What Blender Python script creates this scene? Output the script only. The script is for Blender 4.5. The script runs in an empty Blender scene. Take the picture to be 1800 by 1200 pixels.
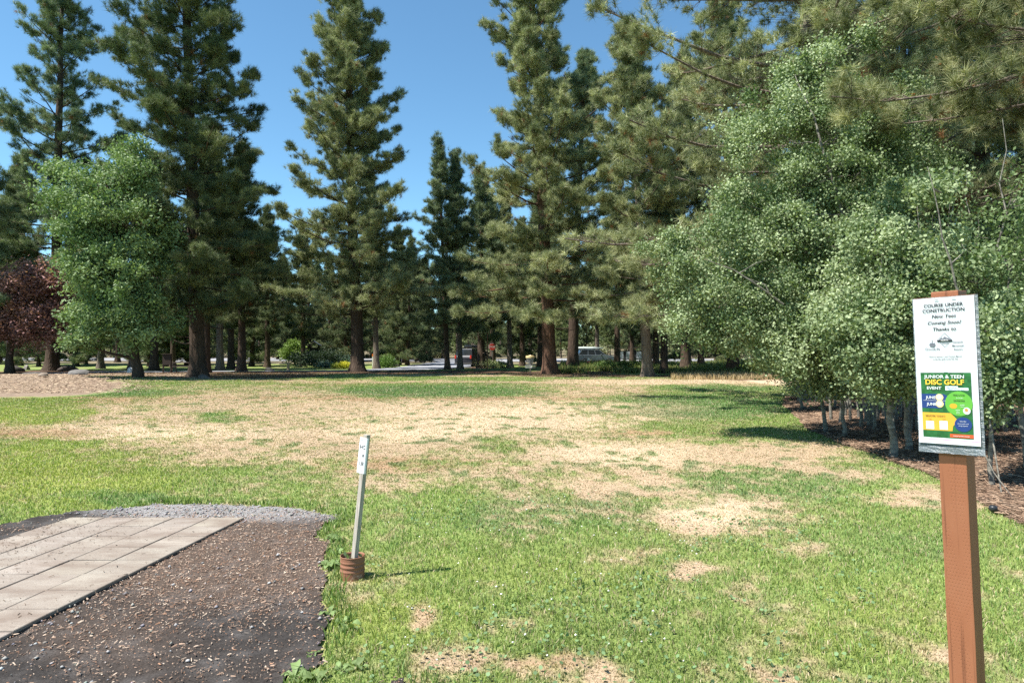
import bpy, bmesh, math, random
import numpy as np
from mathutils import Vector, Matrix
R = math.radians
random.seed(5)
C = bpy.context.scene.collection
EYE, HOR, F = 1.65, 616.0, 1200.0        # eye height, horizon row and focal length of the 1800 px wide photograph

# ------------------------------------------------------------------ noise and terrain
def _hash(ix, iy, seed):
    h = (ix.astype(np.int64) * 374761393 + iy.astype(np.int64) * 668265263 + seed * 982451653) & 0x7fffffff
    h = ((h ^ (h >> 13)) * 1274126177) & 0x7fffffff
    h = h ^ (h >> 16)
    return (h & 0xffff) / 65535.0
def vnoise(x, y, seed=0):
    ix, iy = np.floor(x), np.floor(y)
    fx, fy = x - ix, y - iy
    fx, fy = fx*fx*(3-2*fx), fy*fy*(3-2*fy)
    a, b = _hash(ix, iy, seed), _hash(ix+1, iy, seed)
    c, d = _hash(ix, iy+1, seed), _hash(ix+1, iy+1, seed)
    return (a*(1-fx)+b*fx)*(1-fy) + (c*(1-fx)+d*fx)*fy
def fbm(x, y, seed=0, octaves=4):
    s, a, t = 0, 1.0, 0
    for k in range(octaves):
        s = s + a*vnoise(x*2**k, y*2**k, seed+k*7); t += a; a *= .55
    return s/t
def sstep(a, b, v):
    t = np.clip((v-a)/(b-a), 0, 1)
    return t*t*(3-2*t)
def gz(x, y):
    x = np.asarray(x, float); y = np.asarray(y, float)
    z = .021*np.maximum(0, np.minimum(y, 260)-70)
    z = z + .34*np.exp(-((x+27)/8.5)**2 - ((y-36)/6.5)**2)          # low berm on the left
    z = z + .10*sstep(14, 30, y)*(fbm(x*.11+5, y*.11, 3, 2)-.5)
    z = z + .10*sstep(0, 1.6, x-bed_edge(y))*sstep(4, 7, y)*(1-sstep(30, 40, y))
    return z
_bx = np.array([4.6, 4.9, 5.2, 5.55, 5.75, 5.8, 6.2, 7.2, 8.3, 9.4, 11.6, 12.4])
_by = np.array([5.0, 6.5, 7.6, 9.1, 10.5, 11.9, 14., 17.2, 20.6, 23.6, 26.7, 29.])
def bed_edge(y):                                                     # where the lawn meets the mulch under the aspens
    y = np.asarray(y, float)
    return np.interp(y, _by, _bx) + .12*(vnoise(y*1.3, y*0+3, 9)-.5)
def G(px, py):
    d = EYE*F/(py-HOR); x = (px-900)*d/F
    return (x, d, float(gz(x, d)))
def X(px, d): return (px-900)*d/F
def P(px, py, d): return np.array([(px-900)*d/F, d, EYE+(HOR-py)/F*d])

def inpoly(x, y, poly):
    x = np.asarray(x); y = np.asarray(y)
    r = np.zeros(x.shape, bool); n = len(poly)
    for i in range(n):
        x1, y1 = poly[i]; x2, y2 = poly[(i+1) % n]
        if y1 == y2: continue
        c = ((y1 > y) != (y2 > y)) & (x < (x2-x1)*(y-y1)/(y2-y1)+x1)
        r ^= c
    return r
_dpx = [(-160, 960), (0, 920), (72, 907), (162, 896), (289, 886), (397, 885), (505, 892), (592, 905), (578, 930), (567, 950), (574, 986),
        (572, 1010), (578, 1040), (592, 1091), (578, 1115), (566, 1134), (560, 1160), (500, 1196), (520, 1240), (690, 1185), (720, 1230), (740, 1500), (-1500, 1500)]
DIRT = [G(*p)[:2] for p in _dpx]
def in_dirt(x, y):
    j = .10*np.minimum(1, np.asarray(y)/6); x = x+.28*(fbm(x*1.4, y*1.4, 23, 3)-.5)*np.minimum(1, np.asarray(y)/6)
    return inpoly(x + j*(fbm(x*5, y*5, 21, 3)-.5)*2, y + j*(fbm(x*5+9, y*5, 22, 3)-.5)*2, DIRT)
# tee pad: a slightly skewed grid of square pavers
PADO, PADU, PADV = np.array([-2.60, 6.66]), np.array([-1., 0.]), np.array([-.1, -1.])
PADC, PADR, PADS = 5, 17, .338
def in_pad(x, y, m=0.0):
    v = PADO[1]-y; u = -(x-(PADO[0]-.1*v))
    return (u > -m) & (u < PADC*PADS+m) & (v > -m) & (v < PADR*PADS+m)

# ------------------------------------------------------------------ colours of the ground
GREEN = np.array([.222, .292, .084]); LUSH = np.array([.112, .205, .068]); LIME = np.array([.305, .345, .082])
DRY = np.array([.485, .365, .245]); PALE = np.array([.595, .465, .325]); RUST = np.array([.40, .255, .150])
DUFF = np.array([.16, .10, .065]); SOIL = np.array([.30, .225, .165]); BRUSH = np.array([.23, .195, .125])
def ell(px, py, cx, cy, rx, ry, soft=.45):
    r = np.sqrt(((px-cx)/rx)**2 + ((py-cy)/ry)**2)
    return 1-sstep(1-soft, 1+soft, r)
DRY_E = [(800, 738, 400, 50, .95), (330, 712, 330, 26, .70), (230, 752, 260, 24, .80), (520, 762, 330, 34, .80), (560, 795, 330, 26, .55), (760, 770, 260, 26, .7), (330, 735, 300, 40, .72), (640, 700, 560, 22, .75), (980, 700, 330, 26, .8),
         (1120, 738, 150, 24, .85), (1100, 798, 175, 34, .95), (1290, 795, 230, 20, .85), (1480, 800, 110, 16, .5), (1130, 850, 190, 62, .72), (1000, 830, 200, 26, .55), (1260, 840, 180, 36, .5), (1400, 830, 160, 26, .5), (1240, 905, 140, 36, .72),
         (720, 812, 240, 40, .55), (1195, 1006, 38, 13, .8), (728, 1086, 24, 22, 1.), (975, 1165, 75, 22, .75), (1040, 1190, 60, 20, .6), (800, 1160, 70, 30, .45),
         (1620, 1140, 60, 24, .6), (1600, 868, 90, 22, .8), (1420, 965, 90, 16, .5), (1150, 1085, 80, 14, .35), (880, 1100, 70, 12, .4), (1330, 1180, 120, 20, .35),
         (1000, 668, 650, 9, .75), (1350, 671, 200, 9, .9), (900, 661, 900, 3, .7), (1180, 672, 260, 6, .9)]
GRN_E = [(770, 687, 200, 13, .95), (1235, 712, 205, 23, 1.), (1262, 683, 110, 7, .95), (1330, 745, 260, 15, .75), (60, 722, 110, 26, .9), (190, 689, 130, 8, .95),
         (388, 732, 72, 6, .8), (780, 665.5, 280, 3.2, .9), (540, 662, 130, 4, .8), (1100, 664.5, 90, 2.6, .8), (985, 768, 150, 16, .5), (650, 742, 120, 7, .35),
         (1140, 888, 80, 16, .55), (1330, 850, 150, 30, .5)]
LUSH_E = [(770, 689, 200, 12, .85), (1235, 714, 205, 22, .9), (1262, 683, 110, 7, .8), (190, 688, 130, 8, .7), (200, 878, 110, 12, .8), (1330, 845, 180, 40, .6),
          (960, 905, 200, 28, .55), (1560, 960, 160, 40, .35), (760, 770, 130, 20, .5), (385, 732, 72, 6, .4)]
LIME_E = [(70, 740, 190, 34, .95), (80, 840, 240, 60, .95), (640, 1080, 160, 60, .7), (900, 1000, 260, 40, .35), (1500, 1100, 160, 60, .4), (620, 1010, 90, 30, .5)]
BARE_E = [(905, 735, 260, 26), (740, 757, 160, 14), (1080, 798, 130, 22), (300, 757, 190, 12), (1250, 905, 90, 22), (1000, 718, 200, 14), (1200, 671, 200, 7)]
RUST_E = [(150, 700, 180, 9), (850, 700, 230, 5), (60, 760, 120, 8), (1170, 757, 120, 6), (700, 812, 120, 14), (620, 700, 260, 4), (728, 1086, 20, 18), (965, 1160, 50, 16)]
def ground_colour(x, y):
    x = np.asarray(x, float); y = np.asarray(y, float)
    yy = np.maximum(y, .35)
    s = np.minimum(1, yy/9)                                          # patch edges wander
    wx = x + .9*s*(fbm(x*.9, y*.9, 31, 3)-.5); wy = yy*(1 + .10*(fbm(x*.6+3, y*.35, 32, 3)-.5))
    wy = np.maximum(wy, .35)
    px = 900+F*wx/wy; py = HOR+EYE*F/wy
    n1 = fbm(x*1.6, y*1.1, 41, 4); n2 = fbm(x*6, y*5, 42, 3); n3 = fbm(x*.35, y*.22, 43, 3); n4 = fbm(x*17, y*14, 44, 2)
    d = np.zeros_like(x)
    for cx, cy, rx, ry, w in DRY_E: d = np.maximum(d, w*ell(px, py, cx, cy, rx, ry, .75))
    for cx, cy, rx, ry, w in GRN_E: d = d*(1-w*ell(px, py, cx, cy, rx, ry, .4))
    far = (y > 62)
    d = np.where(far, np.maximum(d*0, 0.05), d)
    d = np.clip(d + .85*(n1-.5) + .8*(n2-.5) + .6*(n4-.5) + .07 + .20*sstep(.52, .74, fbm(x*.75+11, y*.6, 48, 4))*(y < 12), 0, 1)
    d = sstep(.10, .78, d)
    lush = np.zeros_like(x); lime = np.zeros_like(x); bare = np.zeros_like(x); rust = np.zeros_like(x)
    for cx, cy, rx, ry, w in LUSH_E: lush = np.maximum(lush, w*ell(px, py, cx, cy, rx, ry))
    for cx, cy, rx, ry, w in LIME_E: lime = np.maximum(lime, w*ell(px, py, cx, cy, rx, ry, .7))
    for cx, cy, rx, ry in BARE_E: bare = np.maximum(bare, ell(px, py, cx, cy, rx, ry, .7))
    d = np.maximum(d, .85*bare*sstep(.30, .55, n1+.35*(n2-.5)))
    for cx, cy, rx, ry in RUST_E: rust = np.maximum(rust, ell(px, py, cx, cy, rx, ry, .6))
    mix = lambda a, b, t: a + (b-a)*t[:, None]
    g = np.repeat(GREEN[None], len(x), 0)
    g = mix(g, LIME[None], np.clip(lime*.9 + .5*(n3-.5), 0, 1))
    g = mix(g, LUSH[None], np.clip(lush + .9*(n1-.55), 0, 1))
    t = np.repeat(DRY[None], len(x), 0)
    t = mix(t, PALE[None], np.clip(bare*(.6+n2) , 0, 1))
    t = mix(t, RUST[None], np.clip(rust*(.3+n1) + .8*(n2-.68), 0, .8))
    tuft = .75*sstep(.64, .76, fbm(x*3.1+7, y*2.3, 47, 3))*sstep(.2, .6, d)*(y < 30)      # green tufts left in the dry turf
    d = d*(1-.85*tuft)
    c = mix(g, t, d); c = mix(c, np.array([.15, .205, .095])[None], tuft*.7)
    bump = fbm(x*1.0, y*.8, 61, 3)
    # brown needle duff below the tree rows
    df = np.zeros_like(x)
    for cx, cy, rx, ry, w in [(330, 660, 240, 8, 1.), (430, 655.5, 560, 2.6, .95), (880, 653.5, 420, 2.2, .8), (1000, 659, 110, 3.6, .85), (1160, 661, 180, 3, .8), (1340, 664, 130, 5, .8),
                              (800, 654.5, 60, 3, .7), (100, 656, 130, 5, .9)]:
        df = np.maximum(df, w*ell(px, py, cx, cy, rx, ry, .4))
    df = sstep(.35, .6, df + .5*(n1-.5))
    c = mix(c, DUFF*(.7+.6*n2[:, None]), df)
    soil = sstep(.4, .6, ell(px, py, 40, 680, 165, 17, .25) + .35*(n1-.5))
    soil = np.where((px < 330), soil, 0)
    c = mix(c, SOIL*(.72+.55*n2[:, None]) , soil)
    # dry roadside and the forest floor beyond the road
    rs = sstep(74, 80, y + 3*(n1-.5))
    c = mix(c, BRUSH*(.75+.5*n1[:, None]), rs)
    mound = ell(px, py, 842, 644, 26, 4, .3)
    c = mix(c, np.array([.40, .27, .18])[None], mound)
    fl = sstep(0, .5, x-bed_edge(y)+.1)*(y < 30)*(y > 3)
    c = mix(c, DUFF[None]*1.2, fl)
    c = c*(.88+.24*bump[:, None])
    return c, d

# ------------------------------------------------------------------ mesh helpers
def mesh_np(name, v, faces, mat, parent=None, col=None, smooth=False):
    me = bpy.data.meshes.new(name)
    v = np.asarray(v, np.float32)
    fl = faces if isinstance(faces, (list, tuple)) else [faces]
    fl = [np.asarray(f, np.int32) for f in fl if len(f)]
    loops = np.concatenate([f.ravel() for f in fl]); tot = np.concatenate([np.full(len(f), f.shape[1], np.int32) for f in fl])
    me.vertices.add(len(v)); me.vertices.foreach_set('co', v.ravel())
    me.loops.add(len(loops)); me.loops.foreach_set('vertex_index', loops)
    me.polygons.add(len(tot))
    st = np.zeros(len(tot), np.int32); st[1:] = np.cumsum(tot)[:-1]
    me.polygons.foreach_set('loop_start', st)
    if smooth: me.polygons.foreach_set('use_smooth', np.ones(len(tot), bool))
    me.update(calc_edges=True)
    if col is not None:
        a = me.attributes.new('tint', 'FLOAT_COLOR', 'POINT')
        c4 = np.ones((len(v), 4), np.float32); c4[:, :3] = col
        a.data.foreach_set('color', c4.ravel())
    me.materials.append(mat)
    o = bpy.data.objects.new(name, me); C.objects.link(o)
    if parent: o.parent = parent
    return o
class MB:
    """collects boxes, tubes, lathes and polygons into one mesh"""
    def __init__(s): s.v = []; s.f = []; s.c = []; s.col = None
    def add(s, vs, fs):
        n = len(s.v); s.v += [tuple(map(float, p)) for p in vs]; s.f += [tuple(int(i)+n for i in f) for f in fs]
        s.c += [s.col or (1, 1, 1)]*len(vs)
        return s
    def box(s, c, size, M=None):
        x, y, z = [k/2 for k in size]
        vs = [Vector((a*x, b*y, d*z)) for a in (-1, 1) for b in (-1, 1) for d in (-1, 1)]
        if M is not None: vs = [M @ p for p in vs]
        vs = [p+Vector(c) for p in vs]
        return s.add(vs, [(0, 1, 3, 2), (4, 6, 7, 5), (0, 4, 5, 1), (2, 3, 7, 6), (0, 2, 6, 4), (1, 5, 7, 3)])
    def tube(s, pts, rad, n=8, cap=True):
        v, f = tube(pts, rad, n); s.add(v, f)
        if cap: 
            m = len(s.v)-len(v); k = len(pts)-1
            s.f.append(tuple(m+i for i in range(n))[::-1]); s.f.append(tuple(m+k*n+i for i in range(n)))
        return s
    def lathe(s, prof, n=32, c=(0, 0, 0)):
        vs = [(c[0]+r*math.cos(2*math.pi*i/n), c[1]+r*math.sin(2*math.pi*i/n), c[2]+z) for r, z in prof for i in range(n)]
        fs = [(k*n+i, k*n+(i+1) % n, (k+1)*n+(i+1) % n, (k+1)*n+i) for k in range(len(prof)-1) for i in range(n)]
        return s.add(vs, fs)
    def prism(s, poly, y0, y1, M=None):
        """a polygon in x,z pushed from y0 to y1"""
        n = len(poly)
        vs = [Vector((p[0], y0, p[1])) for p in poly]+[Vector((p[0], y1, p[1])) for p in poly]
        if M is not None: vs = [M @ p for p in vs]
        return s.add(vs, [tuple(range(n)), tuple(range(2*n-1, n-1, -1))]+[(i, i+n, (i+1) % n+n, (i+1) % n) for i in range(n)])
    def build(s, name, mat, parent=None, smooth=False, bevel=0, seg=2):
        me = bpy.data.meshes.new(name); me.from_pydata(s.v, [], s.f); me.update()
        if s.col:
            a = me.attributes.new('tint', 'FLOAT_COLOR', 'POINT')
            for i, c in enumerate(s.c): a.data[i].color = (*c, 1)
        bm = bmesh.new(); bm.from_mesh(me); bmesh.ops.recalc_face_normals(bm, faces=bm.faces)
        if bevel:
            e = [e for e in bm.edges if e.is_manifold and e.calc_face_angle(0) > .6]
            bmesh.ops.bevel(bm, geom=e, offset=bevel, segments=seg, profile=.6, affect='EDGES', clamp_overlap=True)
        bm.to_mesh(me); bm.free()
        if smooth: me.polygons.foreach_set('use_smooth', [True]*len(me.polygons))
        me.materials.append(mat)
        o = bpy.data.objects.new(name, me); C.objects.link(o)
        if parent: o.parent = parent
        return o
def tube(pts, rad, n=8):
    pts = np.asarray(pts, float); k = len(pts)
    rad = np.broadcast_to(np.asarray(rad, float), (k,))
    t = np.gradient(pts, axis=0); t /= np.linalg.norm(t, axis=1)[:, None]+1e-9
    ref = np.where(np.abs(t[:, 2:3]) > .9, np.array([[1., 0, 0]]), np.array([[0, 0, 1.]]))
    if np.abs(t[0, 2]) > .75: ref[:] = (1, 0, 0)
    a = np.cross(ref, t); a /= np.linalg.norm(a, axis=1)[:, None]+1e-9
    b = np.cross(t, a)
    th = np.arange(n)*2*np.pi/n
    v = pts[:, None] + rad[:, None, None]*(np.cos(th)[None, :, None]*a[:, None]+np.sin(th)[None, :, None]*b[:, None])
    i = np.arange(n); j = (i+1) % n
    f = np.concatenate([np.stack([r*n+i, r*n+j, (r+1)*n+j, (r+1)*n+i], 1) for r in range(k-1)])
    return v.reshape(-1, 3), f
class NB:
    """numpy collector of quads (tubes)"""
    def __init__(s): s.v = []; s.f = []; s.n = 0
    def tube(s, pts, rad, n=6):
        v, f = tube(pts, rad, n); s.v.append(v); s.f.append(f+s.n); s.n += len(v)
    def arrays(s): return np.concatenate(s.v), np.concatenate(s.f)
def thing(name, label, cat, loc=(0, 0, 0), rz=0, group=None):
    o = bpy.data.objects.new(name, None); C.objects.link(o)
    o.location = loc; o.rotation_euler = (0, 0, rz); o.empty_display_size = .3
    return tag(o, label, cat, group)
def tag(o, label, cat, group=None):
    o['label'] = label; o['category'] = cat
    if group: o['group'] = group
    return o
def kind(o, k): o['kind'] = k; return o
def dup(root, loc, rz, s=1., label=None, group=None, sz=None):
    r = root.copy(); C.objects.link(r); r.location = loc; r.rotation_euler = (0, 0, rz); r.scale = (s, s, sz or s)
    if label: r['label'] = label
    if group: r['group'] = group
    for ch in root.children:
        c = ch.copy(); C.objects.link(c); c.parent = r
        for g in ch.children:
            e = g.copy(); C.objects.link(e); e.parent = c
    return r

# ------------------------------------------------------------------ materials
def newmat(name):
    m = bpy.data.materials.new(name); m.use_nodes = True
    return m, m.node_tree.nodes, m.node_tree.links, m.node_tree.nodes['Principled BSDF']
def N(n, t, **k):
    o = n.new(t)
    for a, b in k.items(): setattr(o, a, b)
    return o
def mixc(n, l, fac, a, b, blend='MIX'):
    m = n.new('ShaderNodeMix'); m.data_type = 'RGBA'; m.blend_type = blend
    for s, v in ((0, fac), (6, a), (7, b)):
        if isinstance(v, (int, float)): m.inputs[s].default_value = v
        elif isinstance(v, (tuple, list)): m.inputs[s].default_value = (*v[:3], 1)
        else: l.new(v, m.inputs[s])
    return m.outputs[2]
def noise(n, l, scale, detail=4, vec=None, rough=.55):
    t = n.new('ShaderNodeTexNoise'); t.inputs['Scale'].default_value = scale; t.inputs['Detail'].default_value = detail; t.inputs['Roughness'].default_value = rough
    if vec is not None: l.new(vec, t.inputs['Vector'])
    return t.outputs[0]
def ramp(n, l, src, stops):
    r = n.new('ShaderNodeValToRGB'); e = r.color_ramp.elements
    while len(e) < len(stops): e.new(.5)
    for k, (p, c) in zip(e, stops):
        k.position = p; k.color = (*c, 1) if isinstance(c, tuple) else (c, c, c, 1)
    l.new(src, r.inputs[0]); return r.outputs[0]
def objvec(n, l, scale=(1, 1, 1)):
    tc = n.new('ShaderNodeTexCoord'); mp = n.new('ShaderNodeMapping'); mp.inputs['Scale'].default_value = scale
    l.new(tc.outputs['Object'], mp.inputs[0]); return mp.outputs[0]
def bump(n, l, b, h, strength=.5, dist=.02):
    k = n.new('ShaderNodeBump'); k.inputs['Strength'].default_value = strength; k.inputs['Distance'].default_value = dist
    l.new(h, k.inputs['Height']); l.new(k.outputs[0], b.inputs['Normal'])
def attr(n): 
    a = n.new('ShaderNodeAttribute'); a.attribute_name = 'tint'; return a.outputs['Color']
def simple(name, c, rough=.6, metal=0, var=.2, scale=8, bmp=0, spec=.4):
    m, n, l, b = newmat(name); v = objvec(n, l)
    nz = noise(n, l, scale, 4, v)
    l.new(mixc(n, l, nz, tuple(k*(1-var) for k in c), tuple(min(1, k*(1+var)) for k in c)), b.inputs['Base Color'])
    b.inputs['Roughness'].default_value = rough; b.inputs['Metallic'].default_value = metal; b.inputs['Specular IOR Level'].default_value = spec
    if bmp: bump(n, l, b, noise(n, l, scale*6, 3, v), bmp, .005)
    return m
def leafmat(name, trans=.3, rough=.5, spec=.3):
    m, n, l, b = newmat(name); a = attr(n)
    l.new(a, b.inputs['Base Color']); b.inputs['Roughness'].default_value = rough; b.inputs['Specular IOR Level'].default_value = spec
    t = n.new('ShaderNodeBsdfTranslucent'); l.new(mixc(n, l, 1., a, (1.0, 1.15, .55), 'MULTIPLY'), t.inputs[0])
    s = n.new('ShaderNodeMixShader'); s.inputs[0].default_value = trans
    l.new(b.outputs[0], s.inputs[1]); l.new(t.outputs[0], s.inputs[2])
    l.new(s.outputs[0], n['Material Output'].inputs[0])
    return m
def barkmat(name, dark, mid, light, sc=3., zs=.22, strength=.9):
    m, n, l, b = newmat(name)
    v = objvec(n, l, (1, 1, zs))
    vo = n.new('ShaderNodeTexVoronoi'); vo.feature = 'DISTANCE_TO_EDGE'; vo.inputs['Scale'].default_value = sc*2.2
    nz = noise(n, l, sc*2, 6, v)
    wv = mixc(n, l, .12, v, None) if False else v
    l.new(wv, vo.inputs['Vector'])
    cr = ramp(n, l, vo.outputs[0], [(0., dark), (.12, mid), (.5, light)])
    c = mixc(n, l, nz, tuple(k*.55 for k in mid), light)
    c = mixc(n, l, .55, cr, c)
    l.new(mixc(n, l, noise(n, l, .9, 3, objvec(n, l)), c, mixc(n, l, .6, c, dark), 'MIX'), b.inputs['Base Color'])
    b.inputs['Roughness'].default_value = .9; b.inputs['Specular IOR Level'].default_value = .15
    h = n.new('ShaderNodeMath'); h.operation = 'ADD'; l.new(vo.outputs[0], h.inputs[0]); l.new(nz, h.inputs[1])
    bump(n, l, b, h.outputs[0], strength, .06)
    return m
M = {}
M['needle'] = leafmat('needle', .16, .55, .25)
M['leaf'] = leafmat('leaf', .24, .6, .25)
M['grass'] = leafmat('grass_blade', .28, .5, .3)
M['bark_red'] = barkmat('bark_red', (.03, .018, .013), (.125, .070, .046), (.23, .135, .092))
M['bark_grey'] = barkmat('bark_grey', (.05, .04, .034), (.17, .135, .11), (.30, .245, .20))
M['bark_dark'] = barkmat('bark_dark', (.025, .018, .014), (.085, .06, .045), (.16, .115, .085))
def aspenbark():
    m, n, l, b = newmat('aspen_bark'); v = objvec(n, l, (1, 1, 3.5))
    a = ramp(n, l, noise(n, l, 5, 5, v, .7), [(.38, (.06, .05, .045)), (.50, (.15, .14, .115)), (.7, (.28, .265, .22))])
    l.new(a, b.inputs['Base Color']); b.inputs['Roughness'].default_value = .8
    bump(n, l, b, noise(n, l, 14, 4, v), .4, .01); return m
M['aspen_bark'] = aspenbark()
def groundmat(name, sc=1., rough=.95, lo=.62, hi=1.38, bs=.6):
    m, n, l, b = newmat(name); v = objvec(n, l)
    nz = noise(n, l, 42*sc, 5, v, .65); n2 = noise(n, l, 7*sc, 4, v)
    k = ramp(n, l, nz, [(.3, lo), (.7, hi)])
    c = mixc(n, l, 1., attr(n), k, 'MULTIPLY')
    c = mixc(n, l, 1., c, ramp(n, l, n2, [(.3, .82), (.7, 1.18)]), 'MULTIPLY')
    l.new(c, b.inputs['Base Color']); b.inputs['Roughness'].default_value = rough; b.inputs['Specular IOR Level'].default_value = .12
    bump(n, l, b, nz, bs, .03); return m
M['ground'] = groundmat('ground')
M['soil'] = groundmat('soil', 2.2, .95, .55, 1.45, .5)
def asphalt(name, c):
    m, n, l, b = newmat(name); v = objvec(n, l)
    k = mixc(n, l, noise(n, l, 60, 3, v), tuple(x*.75 for x in c), tuple(x*1.25 for x in c))
    l.new(mixc(n, l, noise(n, l, .5, 4, v), k, tuple(x*1.25 for x in c)), b.inputs['Base Color']); b.inputs['Roughness'].default_value = .85; return m
M['asphalt'] = asphalt('asphalt', (.22, .225, .24)); M['pathway'] = asphalt('pathway', (.20, .21, .235))
def paver():
    m, n, l, b = newmat('paver'); v = objvec(n, l)
    base = mixc(n, l, noise(n, l, 3, 5, v), (.27, .238, .203), (.355, .318, .275))
    base = mixc(n, l, 1., base, attr(n), 'MULTIPLY')
    vs = objvec(n, l, (1, 2.2, 1))
    st = ramp(n, l, noise(n, l, 1.7, 6, vs, .7), [(.40, 0.), (.64, .85)])
    base = mixc(n, l, st, base, (.17, .125, .095))
    sp = ramp(n, l, noise(n, l, 34, 3, v, .6), [(.60, 0.), (.70, .8)])
    base = mixc(n, l, sp, base, (.19, .15, .12))
    base = mixc(n, l, ramp(n, l, noise(n, l, 160, 2, v), [(.38, .55), (.62, 0.)]), base, (.12, .10, .085))
    l.new(base, b.inputs['Base Color']); b.inputs['Roughness'].default_value = .85
    bump(n, l, b, noise(n, l, 90, 3, v), .3, .004); return m
M['paver'] = paver()
M['tinted'] = simple('tinted', (1, 1, 1), .9)
def tintmat(name, rough, var=.25, scale=30, spec=.2):
    m, n, l, b = newmat(name); v = objvec(n, l)
    l.new(mixc(n, l, 1., attr(n), ramp(n, l, noise(n, l, scale, 4, v), [(.25, 1-var), (.75, 1+var)]), 'MULTIPLY'), b.inputs['Base Color'])
    b.inputs['Roughness'].default_value = rough; b.inputs['Specular IOR Level'].default_value = spec; return m
M['litter'] = tintmat('litter', .85); M['stone'] = tintmat('stone', .85, .35, 4); M['print'] = tintmat('print', .35, .04, 40, .35)
M['steel'] = simple('galvanised_steel', (.42, .43, .44), .45, .7)
M['dark_steel'] = simple('dark_steel', (.03, .028, .026), .6)

# ------------------------------------------------------------------ the ground sheet
def build_ground():
    rr = [0.12]
    while rr[-1] < 900:
        r = rr[-1]; rr.append(r*(1.016 if 2 < r < 130 else 1.06) + .004)
    rr = np.array(rr)
    th = np.concatenate([np.linspace(-180, -60, 40)[:-1], np.linspace(-60, 60, 480), np.linspace(60, 180, 40)[1:-1]])
    T, Rr = np.meshgrid(np.radians(th), rr)
    x = (Rr*np.sin(T)).ravel(); y = (Rr*np.cos(T)).ravel()
    c, _ = ground_colour(x, y)
    z = gz(x, y)
    sink = in_dirt(x, y) & (y < 9)
    z = np.where(sink, z-.012, z)
    v = np.stack([x, y, z], 1)
    nr, nt = len(rr), len(th)
    i, j = np.meshgrid(np.arange(nr-1), np.arange(nt), indexing='ij')
    jn = (j+1) % nt
    f = np.stack([i*nt+j, i*nt+jn, (i+1)*nt+jn, (i+1)*nt+j], -1).reshape(-1, 4)[:, ::-1]
    v = np.concatenate([v, [[0, 0, 0]]]); c = np.concatenate([c, c[:1]])
    k = np.arange(nt); cap = np.stack([np.full(nt, nr*nt), k, (k+1) % nt], 1)[:, ::-1]
    kind(mesh_np('ground', v, [f, cap], M['ground'], col=c*.76, smooth=True), 'structure')
build_ground()
def sheet(name, x0, x1, y0, y1, cell, inside, colour, mat, zoff, relief=0):
    xs = np.arange(x0, x1, cell); ys = np.arange(y0, y1, cell)
    Xg, Yg = np.meshgrid(xs, ys)
    ok = inside(Xg.ravel(), Yg.ravel()).reshape(Xg.shape)
    nx = len(xs)
    q = ok[:-1, :-1] & ok[:-1, 1:] & ok[1:, :-1] & ok[1:, 1:]
    jj, ii = np.nonzero(q)
    f = np.stack([jj*nx+ii, jj*nx+ii+1, (jj+1)*nx+ii+1, (jj+1)*nx+ii], 1)
    used = np.unique(f); mp = np.zeros(Xg.size, int); mp[used] = np.arange(len(used))
    x = Xg.ravel()[used]; y = Yg.ravel()[used]
    z = gz(x, y)+zoff + relief*(fbm(x*4, y*4, 71, 4)-.5) + relief*.6*(fbm(x*19, y*19, 72, 2)-.5)
    return kind(mesh_np(name, np.stack([x, y, z], 1), mp[f], mat, col=colour(x, y), smooth=True), 'structure')
def dirt_colour(x, y):
    n1 = fbm(x*1.2, y*1.2, 81, 4); n2 = fbm(x*7, y*7, 82, 3)
    px = 900+F*x/y; py = HOR+EYE*F/y
    c = np.array([.040, .036, .034])*(.75+.5*n2[:, None])
    br = np.clip(ell(px, py, 430, 985, 210, 70, .7)*1.3 + ell(px, py, 180, 1120, 150, 60, .8)*.6 + .9*(n1-.5), 0, 1)
    c = c+(np.array([.088, .066, .053])-c)*br[:, None]
    gr = np.clip(ell(px, py, 400, 898, 215, 17, .5)*1.2 + .5*(n2-.5), 0, 1)
    c = c+(np.array([.22, .215, .215])-c)*gr[:, None]
    return c
sheet('dirt_patch', -7.5, .4, .6, 9, .03, in_dirt, dirt_colour, M['soil'], .008, .02)
def bed_in(x, y): return (x > bed_edge(y)) & (y > 1.2) & (y < 29) & (x < 30)
def bed_colour(x, y):
    n1 = fbm(x*.8, y*.8, 91, 4); n2 = fbm(x*5, y*5, 92, 3)
    c = np.array([.15, .100, .072])*(.5+.6*n1[:, None]+.3*n2[:, None])
    return c
sheet('mulch_bed', 4.2, 30, 1.2, 29, .11, bed_in, bed_colour, M['soil'], .02, .05)
def ribbon(name, pts, widths, mat, zoff):
    p = np.array(pts, float); t = np.arange(len(p)); tt = np.linspace(0, len(p)-1, 160)
    x = np.interp(tt, t, p[:, 0]); y = np.interp(tt, t, p[:, 1]); w = np.interp(tt, t, widths)
    k = np.ones(9)/9
    xs = np.convolve(np.pad(x, 4, 'edge'), k, 'valid'); ys = np.convolve(np.pad(y, 4, 'edge'), k, 'valid')
    d = np.gradient(np.stack([xs, ys], 1), axis=0); d /= np.linalg.norm(d, axis=1)[:, None]
    nrm = np.stack([-d[:, 1], d[:, 0]], 1)
    rows = []
    for s in np.linspace(-.5, .5, 7):
        q = np.stack([xs, ys], 1)+nrm*(w*s)[:, None]; rows.append(np.concatenate([q, (gz(q[:, 0], q[:, 1])+zoff)[:, None]], 1))
    v = np.stack(rows, 1).reshape(-1, 3); n = 7
    i, j = np.meshgrid(np.arange(159), np.arange(6), indexing='ij')
    f = np.stack([i*n+j, i*n+j+1, (i+1)*n+j+1, (i+1)*n+j], -1).reshape(-1, 4)
    return kind(mesh_np(name, v, f, mat, smooth=True), 'structure')
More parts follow.
